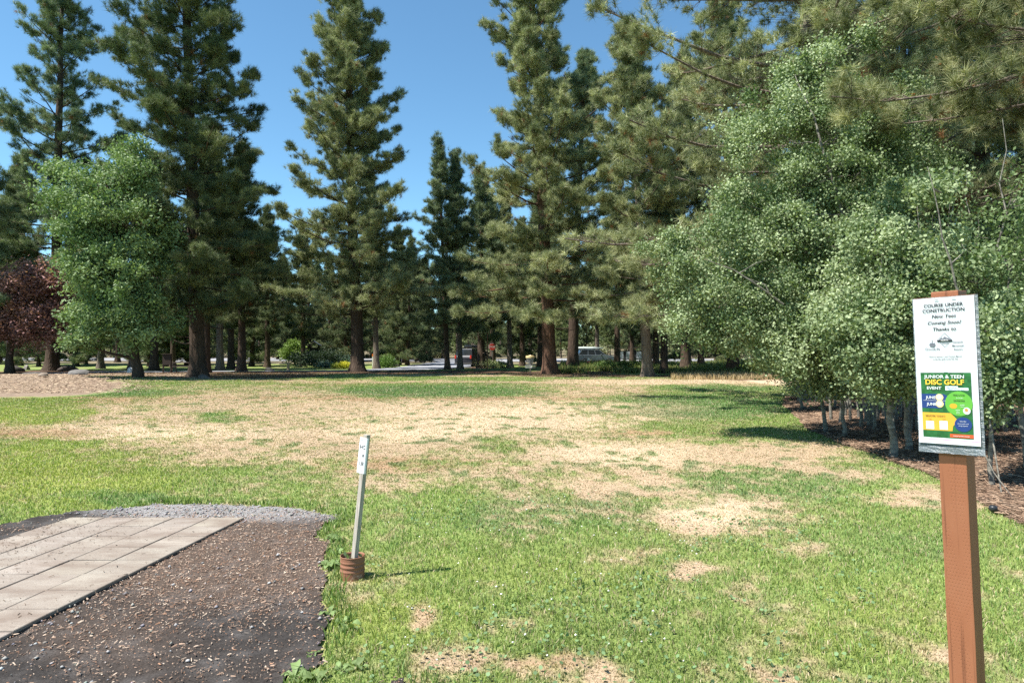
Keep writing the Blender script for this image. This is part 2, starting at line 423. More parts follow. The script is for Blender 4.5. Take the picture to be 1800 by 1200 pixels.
ribbon('road', [(-160, 92), (-80, 92), (-40, 91), (0, 89), (40, 86), (90, 86), (160, 92)], [11]*7, M['asphalt'], .05)
ribbon('path', [(-60, 40), (X(-60, 44.5), 44.5), (X(40, 46), 46), (X(100, 49.5), 49.5), (X(200, 53.5), 53.5), (X(430, 54), 54), (X(620, 55.5), 55.5), (X(720, 61), 61), (X(790, 72), 72), (X(840, 86), 86)],
       [2.2, 2.2, 2.2, 2.2, 2, 2, 3, 6, 8, 9], M['pathway'], .03)

# ------------------------------------------------------------------ tee pad
def tee_pad():
    root = thing('tee_pad', 'tee pad of pale square concrete pavers set in dark dirt', 'tee pad')
    rng = random.Random(2)
    mb = MB(); mb.col = (1, 1, 1)
    for c in range(PADC):
        for r in range(PADR):
            k = rng.uniform(.93, 1.06); mb.col = (k, k*rng.uniform(.97, 1.01), k*rng.uniform(.94, 1.0))
            o = PADO + PADU*PADS*(c+.5) + PADV*PADS*(r+.5)
            h = .004 + rng.uniform(-.0035, .0035); g = .011
            cs = []
            for (a, b) in ((-.5, -.5), (.5, -.5), (.5, .5), (-.5, .5)):
                q = o + PADU*(PADS*a - math.copysign(g/2, a)) + PADV*(PADS*b - math.copysign(g/2, b)); cs.append(q)
            vs = [(q[0], q[1], -.02) for q in cs]+[(q[0], q[1], .030+h+rng.uniform(-.0015, .0015)) for q in cs]
            mb.add(vs, [(0, 3, 2, 1), (4, 5, 6, 7), (0, 1, 5, 4), (1, 2, 6, 5), (2, 3, 7, 6), (3, 0, 4, 7)])
    mb.build('pavers', M['paver'], root, bevel=.004, seg=1)
    b = MB(); q = [PADO+PADU*PADS*u+PADV*PADS*v for u, v in ((.01, .01), (PADC-.01, .01), (PADC-.01, PADR-.01), (.01, PADR-.01))]
    vs = [(k[0], k[1], -.03) for k in q]+[(k[0], k[1], .016) for k in q]
    b.add(vs, [(0, 3, 2, 1), (4, 5, 6, 7), (0, 1, 5, 4), (1, 2, 6, 5), (2, 3, 7, 6), (3, 0, 4, 7)])
    b.build('joint_bed', simple('joint_sand', (.075, .06, .05), .95, 0, .4, 20), root)
tee_pad()

# ------------------------------------------------------------------ loose litter on the dirt, the pad and the bed
def pebbles(name, xs, ys, zs, size, cols, rng):
    n = len(xs)
    base = np.array([(1, 0, 0), (0, 1, 0), (-1, 0, 0), (0, -1, 0), (0, 0, 1.), (0, 0, -.6)])
    f = np.array([(0, 1, 4), (1, 2, 4), (2, 3, 4), (3, 0, 4), (1, 0, 5), (2, 1, 5), (3, 2, 5), (0, 3, 5)])
    sc = size[:, None, None]*rng.uniform(.55, 1.25, (n, 6, 1))*np.array([1, 1, .75])
    a = rng.uniform(0, 6.28, n); ca, sa = np.cos(a), np.sin(a)
    v = base[None]*sc
    vx = v[..., 0]*ca[:, None]-v[..., 1]*sa[:, None]; vy = v[..., 0]*sa[:, None]+v[..., 1]*ca[:, None]
    v = np.stack([vx+xs[:, None], vy+ys[:, None], v[..., 2]+zs[:, None]+size[:, None]*.25], -1)
    ff = (f[None]+6*np.arange(n)[:, None, None]).reshape(-1, 3)
    return kind(mesh_np(name, v.reshape(-1, 3), ff, M['litter'], col=np.repeat(cols, 6, 0), smooth=False), 'stuff')
def slivers(name, xs, ys, zs, ln, wd, cols, rng, tilt=.25, arch=.0, angle=None):
    n = len(xs); a = rng.uniform(0, 6.28, n) if angle is None else angle
    d = np.stack([np.cos(a), np.sin(a), rng.normal(0, tilt, n)], 1); d /= np.linalg.norm(d, axis=1)[:, None]
    s = np.stack([-np.sin(a), np.cos(a), rng.normal(0, .5, n)], 1)
    p = np.stack([xs, ys, zs+ln*np.abs(d[:, 2])*.5+.003], 1)
    hl = (ln/2)[:, None]*d; hw = (wd/2)[:, None]*s; up = np.array([[0, 0, 1.]])*(wd*.45)[:, None]
    v = np.stack([p-hl-hw, p-hl+hw, p+hl+hw*.6, p+hl-hw*.6, p-hl*.6+up+arch, p+hl*.6+up+arch], 1)
    f = np.array([(0, 4, 5, 3), (1, 2, 5, 4)])
    tri = np.array([(0, 1, 4), (2, 3, 5)])
    o6 = 6*np.arange(n)[:, None, None]
    return kind(mesh_np(name, v.reshape(-1, 3), [(f[None]+o6).reshape(-1, 4), (tri[None]+o6).reshape(-1, 3)], M['litter'], col=np.repeat(cols, 6, 0)), 'stuff')
def litter():
    rng = np.random.default_rng(11)
    # wood chips over the dirt
    n = 170000; y = .9+8*rng.random(n)**1.15; x = -7+7.3*rng.random(n)
    ok = in_dirt(x, y) & ~in_pad(x, y, .005); x, y = x[ok], y[ok]
    dens = fbm(x*1.2, y*1.2, 81, 4)+.35*(fbm(x*4, y*4, 85, 2)-.5)
    px = 900+F*x/y; py = HOR+EYE*F/y
    w = np.clip(ell(px, py, 430, 990, 240, 90, .7)+.45*ell(px, py, 150, 1130, 220, 80, .8)+.22+1.2*(dens-.5), .06, 1)
    ok = rng.random(len(x)) < w; x, y = x[ok], y[ok]; n = len(x)
    big = rng.random(n)**5
    pal = np.array([(.17, .115, .085), (.24, .165, .12), (.30, .21, .155), (.10, .07, .055), (.40, .32, .25), (.22, .125, .08)])
    slivers('wood_chips', x, y, gz(x, y)+.012, .005+.030*big, .003+.006*rng.random(n), pal[rng.integers(0, 6, n)]*rng.uniform(.65, 1.25, (n, 1)), rng, .22)
    # gravel arc behind the pad, plus strays and the strip along the pad
    n = 34000; y = 1.+7.6*rng.random(n); x = -6.5+6.8*rng.random(n)
    ok = in_dirt(x, y) & ~in_pad(x, y, .0); x, y = x[ok], y[ok]
    px = 900+F*x/y; py = HOR+EYE*F/y
    edge = np.exp(-np.maximum(0, (x-(PADO[0]-.1*(PADO[1]-y))))/.16)*(y < 5.2)
    w = np.clip(ell(px, py, 400, 897, 225, 18, .5)*1.2 + .35*edge + .035 + .12*ell(px, py, 60, 1180, 140, 60, .6), 0, 1)
    ok = rng.random(len(x)) < w; x, y = x[ok], y[ok]; n = len(x)
    px = 900+F*x/y; py = HOR+EYE*F/y
    g = rng.uniform(.12, .36, (n, 1))
    pebbles('gravel', x, y, gz(x, y)+.010, .006+.013*rng.random(n)**2.2, g*np.array([[1, .98, .96]])+rng.normal(0, .012, (n, 3)), rng)
    # larger stones scattered on the dirt
    n = 40; y = 2.4+4.2*rng.random(n); x = -3.2+2.4*rng.random(n); ok = in_dirt(x, y) & ~in_pad(x, y, .03); x, y = x[ok], y[ok]; n = len(x)
    pebbles('loose_stones', x, y, gz(x, y)+.010, .010+.013*rng.random(n), rng.uniform(.16, .34, (n, 1))*np.array([[1, .97, .95]]), rng)
    # crumbs and needles on the pavers
    n = 9000; u = rng.random(n); v = rng.random(n)**1.0
    o = PADO[None]+PADU[None]*(PADC*PADS*u)[:, None]+PADV[None]*(PADR*PADS*v)[:, None]
    w = np.clip((u-.35)*1.1+.3*(fbm(o[:, 0]*2, o[:, 1]*2, 87, 3)-.3), .06, 1); ok = rng.random(n) < w; o = o[ok]; n = len(o)
    slivers('needle_crumbs', o[:, 0], o[:, 1], np.full(n, .036), .006+.040*rng.random(n)**4, .0025+.004*rng.random(n), np.array([[.13, .095, .07]])*rng.uniform(.4, 1.4, (n, 1)), rng, .1)
    # fallen pine needles on the bed and on the berm
    n = 60000; y = 3.6+21*rng.random(n)**1.7; e = bed_edge(y); x = e-.05+7*rng.random(n)**1.6
    pal = np.array([(.32, .215, .145), (.40, .285, .20), (.22, .14, .095), (.15, .10, .07)])
    slivers('fallen_needles', x, y, gz(x, y)+.03, .06+.11*rng.random(n), .004+.0006*y, pal[rng.integers(0, 4, n)]*rng.uniform(.45, .95, (n, 1)), rng, .12, angle=rng.normal(-.55, .75, n))
    n = 14000; px = -60+420*rng.random(n); py = 657+34*rng.random(n); d = EYE*F/(py-HOR); x = (px-900)*d/F
    ok = ell(px, py, 60, 676, 190, 17, .3)+ell(px, py, 300, 662, 160, 8, .3) > rng.random(n); x, d = x[ok], d[ok]; n = len(x)
    pal = np.array([(.50, .38, .26), (.36, .25, .17), (.22, .15, .11), (.60, .47, .33)])
    slivers('bark_mulch', x, d, gz(x, d)+.02, .05+.16*rng.random(n)**2, .012+.02*rng.random(n), pal[rng.integers(0, 4, n)]*rng.uniform(.4, .85, (n, 1)), rng, .12)
litter()

# ------------------------------------------------------------------ grass
def blades(name, x, y, h, w, col, rng, lean=.35, mat='grass'):
    n = len(x); a = rng.uniform(0, 6.28, n); b = rng.uniform(0, 6.28, n); ln = np.abs(rng.normal(lean, .25, n))
    z = gz(x, y)-.004
    s = np.stack([np.cos(a), np.sin(a), np.zeros(n)], 1)*(w/2)[:, None]
    q = np.stack([np.cos(b), np.sin(b), np.zeros(n)], 1)
    p = np.stack([x, y, z], 1)
    mid = p + q*(h*ln*.28)[:, None] + np.array([[0, 0, 1.]])*(h*.58)[:, None]
    tip = p + q*(h*ln*.95)[:, None] + np.array([[0, 0, 1.]])*(h*(1-.22*ln))[:, None]
    v = np.stack([p-s, p+s, mid+s*.8, mid-s*.8, tip], 1)
    o = 5*np.arange(n)[:, None, None]
    quad = (np.array([[(0, 1, 2, 3)]])+o).reshape(-1, 4); tri = (np.array([[(3, 2, 4)]])+o).reshape(-1, 3)
    c = np.repeat(col, 5, 0)
    return kind(mesh_np(name, v.reshape(-1, 3), [quad, tri], M[mat], col=c), 'stuff')
def lawn():
    rng = np.random.default_rng(4)
    n = 1050000; y = (2.2**.4+(50**.4-2.2**.4)*rng.random(n))**2.5; x = y*(-.86+(1.72+.5*(y < 9))*rng.random(n))
    ok = ~in_dirt(x, y) & ~in_pad(x, y, .02) & (x < bed_edge(y)+.05)
    x, y = x[ok], y[ok]
    c, d = ground_colour(x, y)
    px = 900+F*x/y; py = HOR+EYE*F/y
    soil = ell(px, py, 40, 680, 170, 18, .3) > .3
    bare = d > .75
    ok = ~soil & (rng.random(len(x)) < np.where(bare, .9, 1)); x, y, c, d = x[ok], y[ok], c[ok], d[ok]; n = len(x)
    clump = fbm(x*9, y*9, 51, 2)
    h = (.020+.020*rng.random(n)+.060*np.clip(clump-.50, 0, 1))*(1-.62*d)
    edge = np.zeros(n, bool)
    w = (.0023+.00075*y)*(1+.5*d)
    h = h*(1+.012*np.minimum(y, 30))
    k = 1+rng.uniform(-.26, .30, (n, 1))*(1-.5*d[:, None])
    col = c*k
    swap = rng.random(n)
    straw = (swap < .12+.12*d)
    col[straw] = np.array([.50, .41, .26])*rng.uniform(.6, 1.1, (straw.sum(), 1))
    gr = (swap > .93) & (d > .3)
    col[gr] = np.array([.11, .16, .055])*rng.uniform(.7, 1.3, (gr.sum(), 1))
    lus = (swap > .86) & (d <= .3)
    col[lus] = col[lus]*np.array([.62, .85, .8])
    blades('grass', x, y, h, w, col, rng, .55)
    # ragged longer grass where the lawn meets the dirt
    n = 60000; y = 2.3+6.6*rng.random(n); x = -4+4.5*rng.random(n)
    e = in_dirt(x, y)
    near = np.zeros(n, bool)
    for (dx, dy) in ((-.10, 0), (-.05, .0), (0, -.12), (-.14, -.05), (0, .1)): near |= in_dirt(x+dx, y+dy)
    ok = near & ~e & (rng.random(n) < .55+.8*(fbm(x*5, y*5, 57, 2)-.5)); x, y = x[ok], y[ok]; n = len(x)
    blades('edge_grass', x, y, .05+.06*rng.random(n), .004+.0007*y, np.array([[.13, .20, .05]])*rng.uniform(.6, 1.5, (n, 1)), rng, .5)
    # unmown strip below the far trees
    n = 30000; px = 985+420*rng.random(n); py = 641+15*rng.random(n); y = EYE*F/(py-HOR); x = (px-900)*y/F
    ok = (fbm(x*.3, y*.3, 58, 3) > .36); x, y = x[ok], y[ok]; n = len(x)
    tone = rng.random((n, 1))
    blades('tall_grass', x, y, .25+.45*rng.random(n)*fbm(x*.5, y*.5, 59, 2)*1.6, np.full(n, .05), np.array([[.10, .17, .045]])*(1-tone)*1.1+np.array([[.26, .24, .10]])*tone*.9, rng, .35)
    n = 5000; px = 1180+280*rng.random(n); py = 658+10*rng.random(n); y = EYE*F/(py-HOR); x = (px-900)*y/F
    blades('dry_grass', x, y, .12+.3*rng.random(n), np.full(n, .03), np.array([[.45, .34, .19]])*rng.uniform(.6, 1.2, (n, 1)), rng, .35)
    # clover heads
    n = 90; y = 3.5+4.5*rng.random(n); x = y*(-.18+.45*rng.random(n)); ok = ~in_dirt(x, y); x, y = x[ok], y[ok]; n = len(x)
    pebbles('clover_flowers', x, y, gz(x, y)+.045, .006+.005*rng.random(n), np.array([[.72, .70, .62]])*rng.uniform(.8, 1.1, (n, 1)), rng)
    # round clover leaves low in the lawn
    n = 2600; y = 3.2+5*rng.random(n); x = y*(-.22+.75*rng.random(n))
    ok = ~in_dirt(x, y) & (fbm(x*1.7, y*1.7, 66, 3) > .53); x, y = x[ok], y[ok]; n = len(x)
    leaves_obj('clover_leaves', np.stack([x, y, gz(x, y)+.018+.025*rng.random(n)], 1), np.full(n, .013), np.array([[.14, .22, .10]])*rng.uniform(.7, 1.4, (n, 1)), rng, up=2.2)

# ------------------------------------------------------------------ foliage
def unit(v): return v/(np.linalg.norm(v, axis=-1, keepdims=True)+1e-9)
def leaves_arrays(p, size, col, rng, up=.4, shape='hex'):
    n = len(p)
    nr = unit(rng.normal(0, 1, (n, 3))+np.array([[0, 0, up]]))
    a = unit(np.cross(nr, rng.normal(0, 1, (n, 3)))); b = np.cross(nr, a)
    if shape == 'hex': pr = np.array([(-1, 0), (-.45, -.8), (.45, -.75), (1.08, 0), (.45, .75), (-.45, .8)])
    else: pr = np.array([(-1, 0), (0, -.55), (1.1, 0), (0, .55)])
    k = len(pr)
    v = p[:, None]+size[:, None, None]*(pr[None, :, :1]*a[:, None]+pr[None, :, 1:]*b[:, None])
    f = np.arange(n*k).reshape(n, k)
    return v.reshape(-1, 3), f, np.repeat(col, k, 0)
def leaves_obj(name, p, size, col, rng, up=.4, shape='hex', parent=None, mat='leaf'):
    v, f, c = leaves_arrays(p, size, col, rng, up, shape)
    o = mesh_np(name, v, f, M[mat], parent, col=c)
    return o if parent else kind(o, 'stuff')
def needle_arrays(p, ax, ln, nper, wd, col, rng, spread=1.0):
    n = len(p); m = n*nper
    P0 = np.repeat(p, nper, 0); A = np.repeat(ax, nper, 0); L = np.repeat(ln, nper)
    d = unit(A*.75+spread*unit(rng.normal(0, 1, (m, 3))))
    base = P0+A*(rng.uniform(-.55, .25, m)*L*.8)[:, None]
    s = unit(np.cross(d, rng.normal(0, 1, (m, 3))))*wd/2
    ll = (L*rng.uniform(.65, 1.1, m))[:, None]
    v = np.stack([base-s, base+s, base+d*ll], 1)
    c = np.repeat(col, nper, 0)*rng.uniform(.75, 1.25, (m, 1))
    return v.reshape(-1, 3), np.arange(3*m).reshape(m, 3), np.repeat(c, 3, 0)
PINE_A, PINE_B, PINE_BROWN = np.array([.10, .15, .07]), np.array([.24, .28, .13]), np.array([.26, .13, .06])
def pine(name, loc, H, cb, Rm, r0, seed, label=None, cat='tree', group=None, lean=(0, 0), bark='bark_red', tl=.34, nper=38, wd=.0165, dens=3.2, gap=.25, droop=-.12,
         tone=(PINE_A, PINE_B), sides=14, expo=.62, dead=.012, limb=1., detail=None, sticks=False, buds=False, sub=8, cspread=.17, low=.55, az=None, rz=0):
    rng = np.random.default_rng(seed)
    root = thing(name, label or '', cat, loc, rz, group)
    nb = NB()
    K = 16; t = np.linspace(0, 1, K)**1.25
    wob = np.cumsum(rng.normal(0, .02*H/20, (K, 2)), 0); wob -= wob[0]
    sp = np.stack([lean[0]*t+wob[:, 0]*np.minimum(1, t*4), lean[1]*t+wob[:, 1]*np.minimum(1, t*4), H*t], 1); sp[0, 2] = -.15
    rad = r0*(1-t)**.85*.92+.015
    zz = np.array([-.15, .12, .35, .8, 1.6]); 
    pts = np.concatenate([[[0, 0, z] for z in zz], sp[sp[:, 2] > 2.2]])
    pts[:5, 0] = np.interp(zz, sp[:, 2], sp[:, 0]); pts[:5, 1] = np.interp(zz, sp[:, 2], sp[:, 1])
    rr = np.interp(pts[:, 2], sp[:, 2], rad) + r0*.55*np.exp(-np.maximum(pts[:, 2], 0)/.38)
    v, f = tube(pts, rr, sides)
    th = np.tile(np.arange(sides), len(pts)); zv = v[:, 2]
    fl = 1+.16*np.sin(th*2*np.pi/sides*5+seed)*np.exp(-np.maximum(zv, 0)/.5)
    cx = np.interp(zv, pts[:, 2], pts[:, 0]); cy = np.interp(zv, pts[:, 2], pts[:, 1])
    v[:, 0] = cx+(v[:, 0]-cx)*fl; v[:, 1] = cy+(v[:, 1]-cy)*fl
    nb.v.append(v); nb.f.append(f); nb.n = len(v)
    TP, TA, TC, TL = [], [], [], []
    z = cb*.62; a = rng.uniform(0, 6.28)
    while z < H*.985:
        a += 2.4+rng.normal(0, .45)
        u = (z-cb)/(H-cb)
        o = np.array([np.interp(z, sp[:, 2], sp[:, 0]), np.interp(z, sp[:, 2], sp[:, 1]), z])
        bare = u < 0
        uu = max(u, 0)
        L = Rm*1.12*(1-uu)**expo*(low+(1-low)*min(1, uu/.34)**.8)*(1.12-.72*rng.random()**1.9)
        L = max(L, .4)
        if rng.random() < .06 and uu < .8: bare = True; L *= 1.3
        if az is not None and uu < .9:                                # crown fuller on one side
            L *= 1+az[1]*math.cos(a-az[0])
        if bare: L *= rng.uniform(.25, .6)
        e0 = droop+(.95-droop)*uu**1.1+rng.normal(0, .12)
        s = np.linspace(0, 1, 6)
        el = e0+(.55-.35*uu)*s**1.5
        hd = np.array([math.cos(a), math.sin(a)])
        dl = L/5
        q = [o]
        for k in range(5):
            aa = a+.15*math.sin(k*1.7+z)
            q.append(q[-1]+dl*np.array([math.cos(aa)*math.cos(el[k]), math.sin(aa)*math.cos(el[k]), math.sin(el[k])]))
        q = np.array(q)
        rb = limb*min(.0095*L+.012, r0*.35)
        nb.tube(q, rb*(1-.8*s)+.004, 5)
        if not bare:
            nc = int(dens*L+2.5); n = nc*sub
            sc_ = np.minimum(.07+.95*rng.random(nc)**.72, 1.0)
            side = np.array([-hd[1], hd[0], 0])
            lc_ = np.clip(rng.uniform(-1, 1, nc)*(.08+.42*L*(1.08-sc_)), -1.7, 1.7)
            cp = np.stack([np.interp(sc_, s, q[:, k]) for k in range(3)], 1)
            cl_ = cp + lc_[:, None]*side + np.array([[0, 0, 1.]])*(rng.normal(.05, .16, nc)+.10*np.abs(lc_))[:, None]
            pt = np.repeat(cp, sub, 0); lat = np.repeat(lc_, sub)
            tp = np.repeat(cl_, sub, 0)+rng.normal(0, 1, (n, 3))*np.array([cspread, cspread, cspread*.55])
            dirl = unit(q[-1]-q[-3])
            ax = unit(dirl*.6+side[None]*np.sign(lat)[:, None]*np.minimum(.7, np.abs(lat))[:, None]+np.array([[0, 0, .55]])+rng.normal(0, .32, (n, 3)))
            w = np.clip(np.repeat(rng.normal(.5, .26, nc), sub)+.15*math.sin(z*3.1+a)+rng.normal(0, .2, n), 0, 1.15)[:, None]
            cc = tone[0]*(1-w)+tone[1]*w
            br = rng.random(n) < dead*(3 if rng.random() < .12 else .6)
            cc[br] = PINE_BROWN
            TP.append(tp); TA.append(ax); TC.append(cc); TL.append(np.full(n, tl)*rng.uniform(.8, 1.15, n))
            if sticks:
                for k in range(0, n, 2):
                    m = (pt[k]*.65+tp[k]*.35)+(q[0]-q[-1])*.06
                    nb.tube([m+(pt[k]-tp[k])*.5, (m+tp[k])/2+np.array([0, 0, -.02]), tp[k]], [.008, .006, .004], 3)
        z += gap*rng.uniform(.55, 1.45)*(1-.35*uu)*(2.2 if bare else 1)
    v, f = nb.arrays()
    mesh_np('trunk', v, f, M[bark], root, smooth=True)
    TP, TA, TC, TL = map(np.concatenate, (TP, TA, TC, TL))
    if detail:
        zmax, nlow = detail
        hi = TP[:, 2] > zmax
        v1, f1, c1 = needle_arrays(TP[~hi], TA[~hi], TL[~hi], nper, wd, TC[~hi], rng)
        v2, f2, c2 = needle_arrays(TP[hi], TA[hi], TL[hi], nlow, wd*2.5, TC[hi], rng)
        v, f, c = np.concatenate([v1, v2]), np.concatenate([f1, f2+len(v1)]), np.concatenate([c1, c2])
        if buds:
            b = TP[~hi]; ok = rng.random(len(b)) < .10; b = b[ok]+TA[~hi][ok]*.10
            v3, f3, c3 = needle_arrays(b, unit(TA[~hi][ok]+np.array([[0, 0, .5]])), np.full(len(b), .065), 10, .022, np.repeat(np.array([[.34, .15, .06]]), len(b), 0), rng, .7)
            f = np.concatenate([f, f3+len(v)]); v = np.concatenate([v, v3]); c = np.concatenate([c, c3])
    else:
        v, f, c = needle_arrays(TP, TA, TL, nper, wd, TC, rng)
    mesh_np('crown', v, f, M['needle'], root, col=c)
    return root
def leafy(name, label, cat, base, spine, r0, blobs, seed, cluster=(.30, 170), size=.03, cols=((.10, .17, .07), (.2, .28, .13)), bark='aspen_bark', shape='hex', group=None, bare=(), up=.35):
    """spine and blobs in world coordinates relative to base; blob = centre, radii, number of leaf clusters"""
    rng = np.random.default_rng(seed)
    root = thing(name, label, cat, base, 0, group)
    b = np.array(base)
    sp = np.array(spine, float)-b
    # smooth the trunk line
    tt = np.linspace(0, len(sp)-1, 14); sp = np.stack([np.interp(tt, np.arange(len(sp)), sp[:, k]) for k in range(3)], 1)
    for _ in range(2): sp[1:-1] = (sp[:-2]+2*sp[1:-1]+sp[2:])/4
    sp[0, 2] -= .12
    sp[1:-1, :2] += rng.normal(0, .025, (12, 2))
    nb = NB(); t = np.linspace(0, 1, 14)
    rad = r0*(1-.88*t)+.35*r0*np.exp(-t*22)
    nb.tube(sp, rad, 9)
    PP, CC = [], []
    c0, c1 = np.array(cols[0]), np.array(cols[1])
    for (ce, ra, n) in blobs:
        ce = np.array(ce)-b; ra = np.array(ra)
        u = unit(rng.normal(0, 1, (n, 3)))*(rng.random((n, 1))**.42)
        cl = ce+u*ra
        # a limb to the blob, twigs to its clusters
        dd = np.linalg.norm(sp-ce, axis=1)+2.0*np.maximum(0, sp[:, 2]-ce[2]+.25*np.linalg.norm((sp-ce)[:, :2], axis=1))
        k = int(np.argmin(dd)); o = sp[k]
        mid = (o+ce)/2+np.array([0, 0, -.10*np.linalg.norm(ce-o)])
        q = np.array([o, o*.6+mid*.4, mid, mid*.4+ce*.6, ce]); q[1:-1] += rng.normal(0, .05, (3, 3))
        rl = max(.012, rad[k]*.5)
        nb.tube(q, rl*np.linspace(1, .35, 5), 6)
        for p in cl:
            s = rng.uniform(.45, 1); m = np.array([np.interp(s, np.linspace(0, 1, 5), q[:, j]) for j in range(3)])
            mm = (m+p)/2+rng.normal(0, .06, 3)*np.linalg.norm(ra)*.5
            nb.tube([m, mm, p], [rl*.32, rl*.22, .003], 3)
        m = int(cluster[1]); 
        lp = cl[:, None]+rng.normal(0, 1, (n, m, 3))*cluster[0]*np.array([1, 1, .72])*rng.uniform(.6, 1.25, (n, 1, 1))
        w = np.clip(rng.normal(.5, .22, (n, 1, 1))+rng.normal(0, .2, (n, m, 1)), 0, 1)
        PP.append(lp.reshape(-1, 3)); CC.append((c0*(1-w)+c1*w).reshape(-1, 3))
    for pts, r in bare:
        nb.tube(np.array(pts)-b, np.linspace(r, r*.25, len(pts)), 5)
    v, f = nb.arrays(); mesh_np('trunk', v, f, M[bark], root, smooth=True)
    PP = np.concatenate(PP); CC = np.concatenate(CC)
    ok = PP[:, 2]+b[2] > .35; PP, CC = PP[ok], CC[ok]
    leaves_obj('crown', PP, size*rng.uniform(.7, 1.2, len(PP)), CC, rng, up, shape, root)
    return root
lawn()
# ------------------------------------------------------------------ pines
def pl(px, d): x = X(px, d); return (x, d, float(gz(x, d)))
LIGHT = (np.array([.105, .135, .060]), np.array([.41, .43, .235]))
DARKT = (np.array([.050, .085, .042]), np.array([.215, .245, .12]))
BLUE = (np.array([.065, .110, .065]), np.array([.28, .33, .18]))
pine('pine_tree', pl(92, 55), 36, 5.0, 6.2, .52, 101, 'tall open-crowned pine rising above the purple tree', group='tall pines round the fairway', bark='bark_dark', dens=3.2, gap=0.27, tone=BLUE, lean=(.6, 0), tl=.40, wd=.0175, low=.9)
pine('pine_tree', pl(349, 41), 37.5, 3.4, 5.7, .48, 102, 'dark broad pine with a thick trunk beside the light green tree', group='tall pines round the fairway', dens=4.4, gap=0.19, tone=DARKT, lean=(-1.5, 0), tl=.36, nper=42, bark='bark_dark', az=(2.6, .12), wd=.0175, low=1.0, expo=.66)
pine('pine_tree', pl(629, 53), 38, 3.6, 6.0, .52, 103, 'tall conical pine with a dark straight trunk left of the slim pair of pines', group='tall pines round the fairway', dens=4.4, gap=0.19, tone=LIGHT, lean=(-1.0, 0), tl=.38, bark='bark_dark', wd=.0175, low=1.0, expo=.74)
pine('pine_tree', pl(787, 60), 20.4, 3.6, 4.4, .24, 104, 'slim leaning pine, the taller of a close pair', group='slim pair of pines', dens=3.4, gap=0.24, tone=BLUE, lean=(-1.1, 0), tl=.36, expo=.95, bark='bark_dark', low=.95)
pine('pine_tree', pl(809, 61), 19.4, 3.8, 4.0, .24, 105, 'slim pine with a grey-flecked trunk, the right one of a close pair', group='slim pair of pines', dens=3.4, gap=0.24, tone=BLUE, lean=(-.5, 0), tl=.36, expo=.95, bark='bark_grey', low=.95)
pine('pine_tree', pl(967, 48), 39, 3.8, 6.1, .52, 106, 'tallest pine with a reddish trunk right behind the disc golf basket', group='tall pines round the fairway', dens=3.8, gap=0.21, tone=LIGHT, lean=(-1.9, 0), tl=.37, nper=42, wd=.0175, low=1.0, expo=.74)
pine('pine_tree', pl(1006, 62), 29, 6, 6.0, .55, 107, 'big dark-trunked pine standing beside the silver car', group='tall pines round the fairway', dens=3.4, gap=.22, tone=BLUE, lean=(1.2, 0), tl=.38, bark='bark_dark', low=.8)
pine('pine_tree', pl(1138, 43), 22.5, 3.4, 5.0, .34, 108, 'drooping pine with a pale grey-brown trunk at the edge of the dry grass', group='tall pines round the fairway', dens=3.8, gap=.18, tone=LIGHT, lean=(-1.1, 0), tl=.36, nper=42, droop=-.25, bark='bark_grey', dead=.03, low=.8)
pine('pine_tree', pl(1290, 52), 31, 6, 6.2, .5, 111, 'tall full pine rising behind the left aspen tops', group='tall pines round the fairway', dens=3.4, gap=.22, tone=LIGHT, lean=(-.6, 0), tl=.36, bark='bark_red', low=.8)
pine('pine_tree', pl(1205, 58), 27, 5, 5.4, .42, 112, 'full dark pine right of the drooping one', group='tall pines round the fairway', dens=3.4, gap=.23, tone=DARKT, tl=.38, bark='bark_dark', low=.8)
pine('pine_tree', pl(1440, 22), 27, 3.4, 6.6, .52, 109, 'large pine with flared roots behind the leaning aspens', group='tall pines round the fairway', dens=3.9, gap=.165, sub=6, cspread=.17, tone=LIGHT, lean=(-.6, 0), tl=.28, nper=48, wd=.0125, detail=(15.5, 18), sticks=True, bark='bark_grey', droop=-.2, dead=.015, low=.95, az=(2.9, .14))
pine('pine_tree', pl(1900, 11.0), 22, 4.3, 3.8, .36, 110, 'near pine whose long-needled boughs hang in from the upper right', group='tall pines round the fairway', bark='bark_grey', limb=.6, dens=5.2, gap=.15, sub=5, cspread=.125, tone=(np.array([.10, .12, .052]), np.array([.38, .385, .20])), tl=.23, nper=84, wd=.0078, detail=(8.8, 7), sticks=True, buds=True, dead=.02, droop=-.36, low=1., az=(3.3, .12))
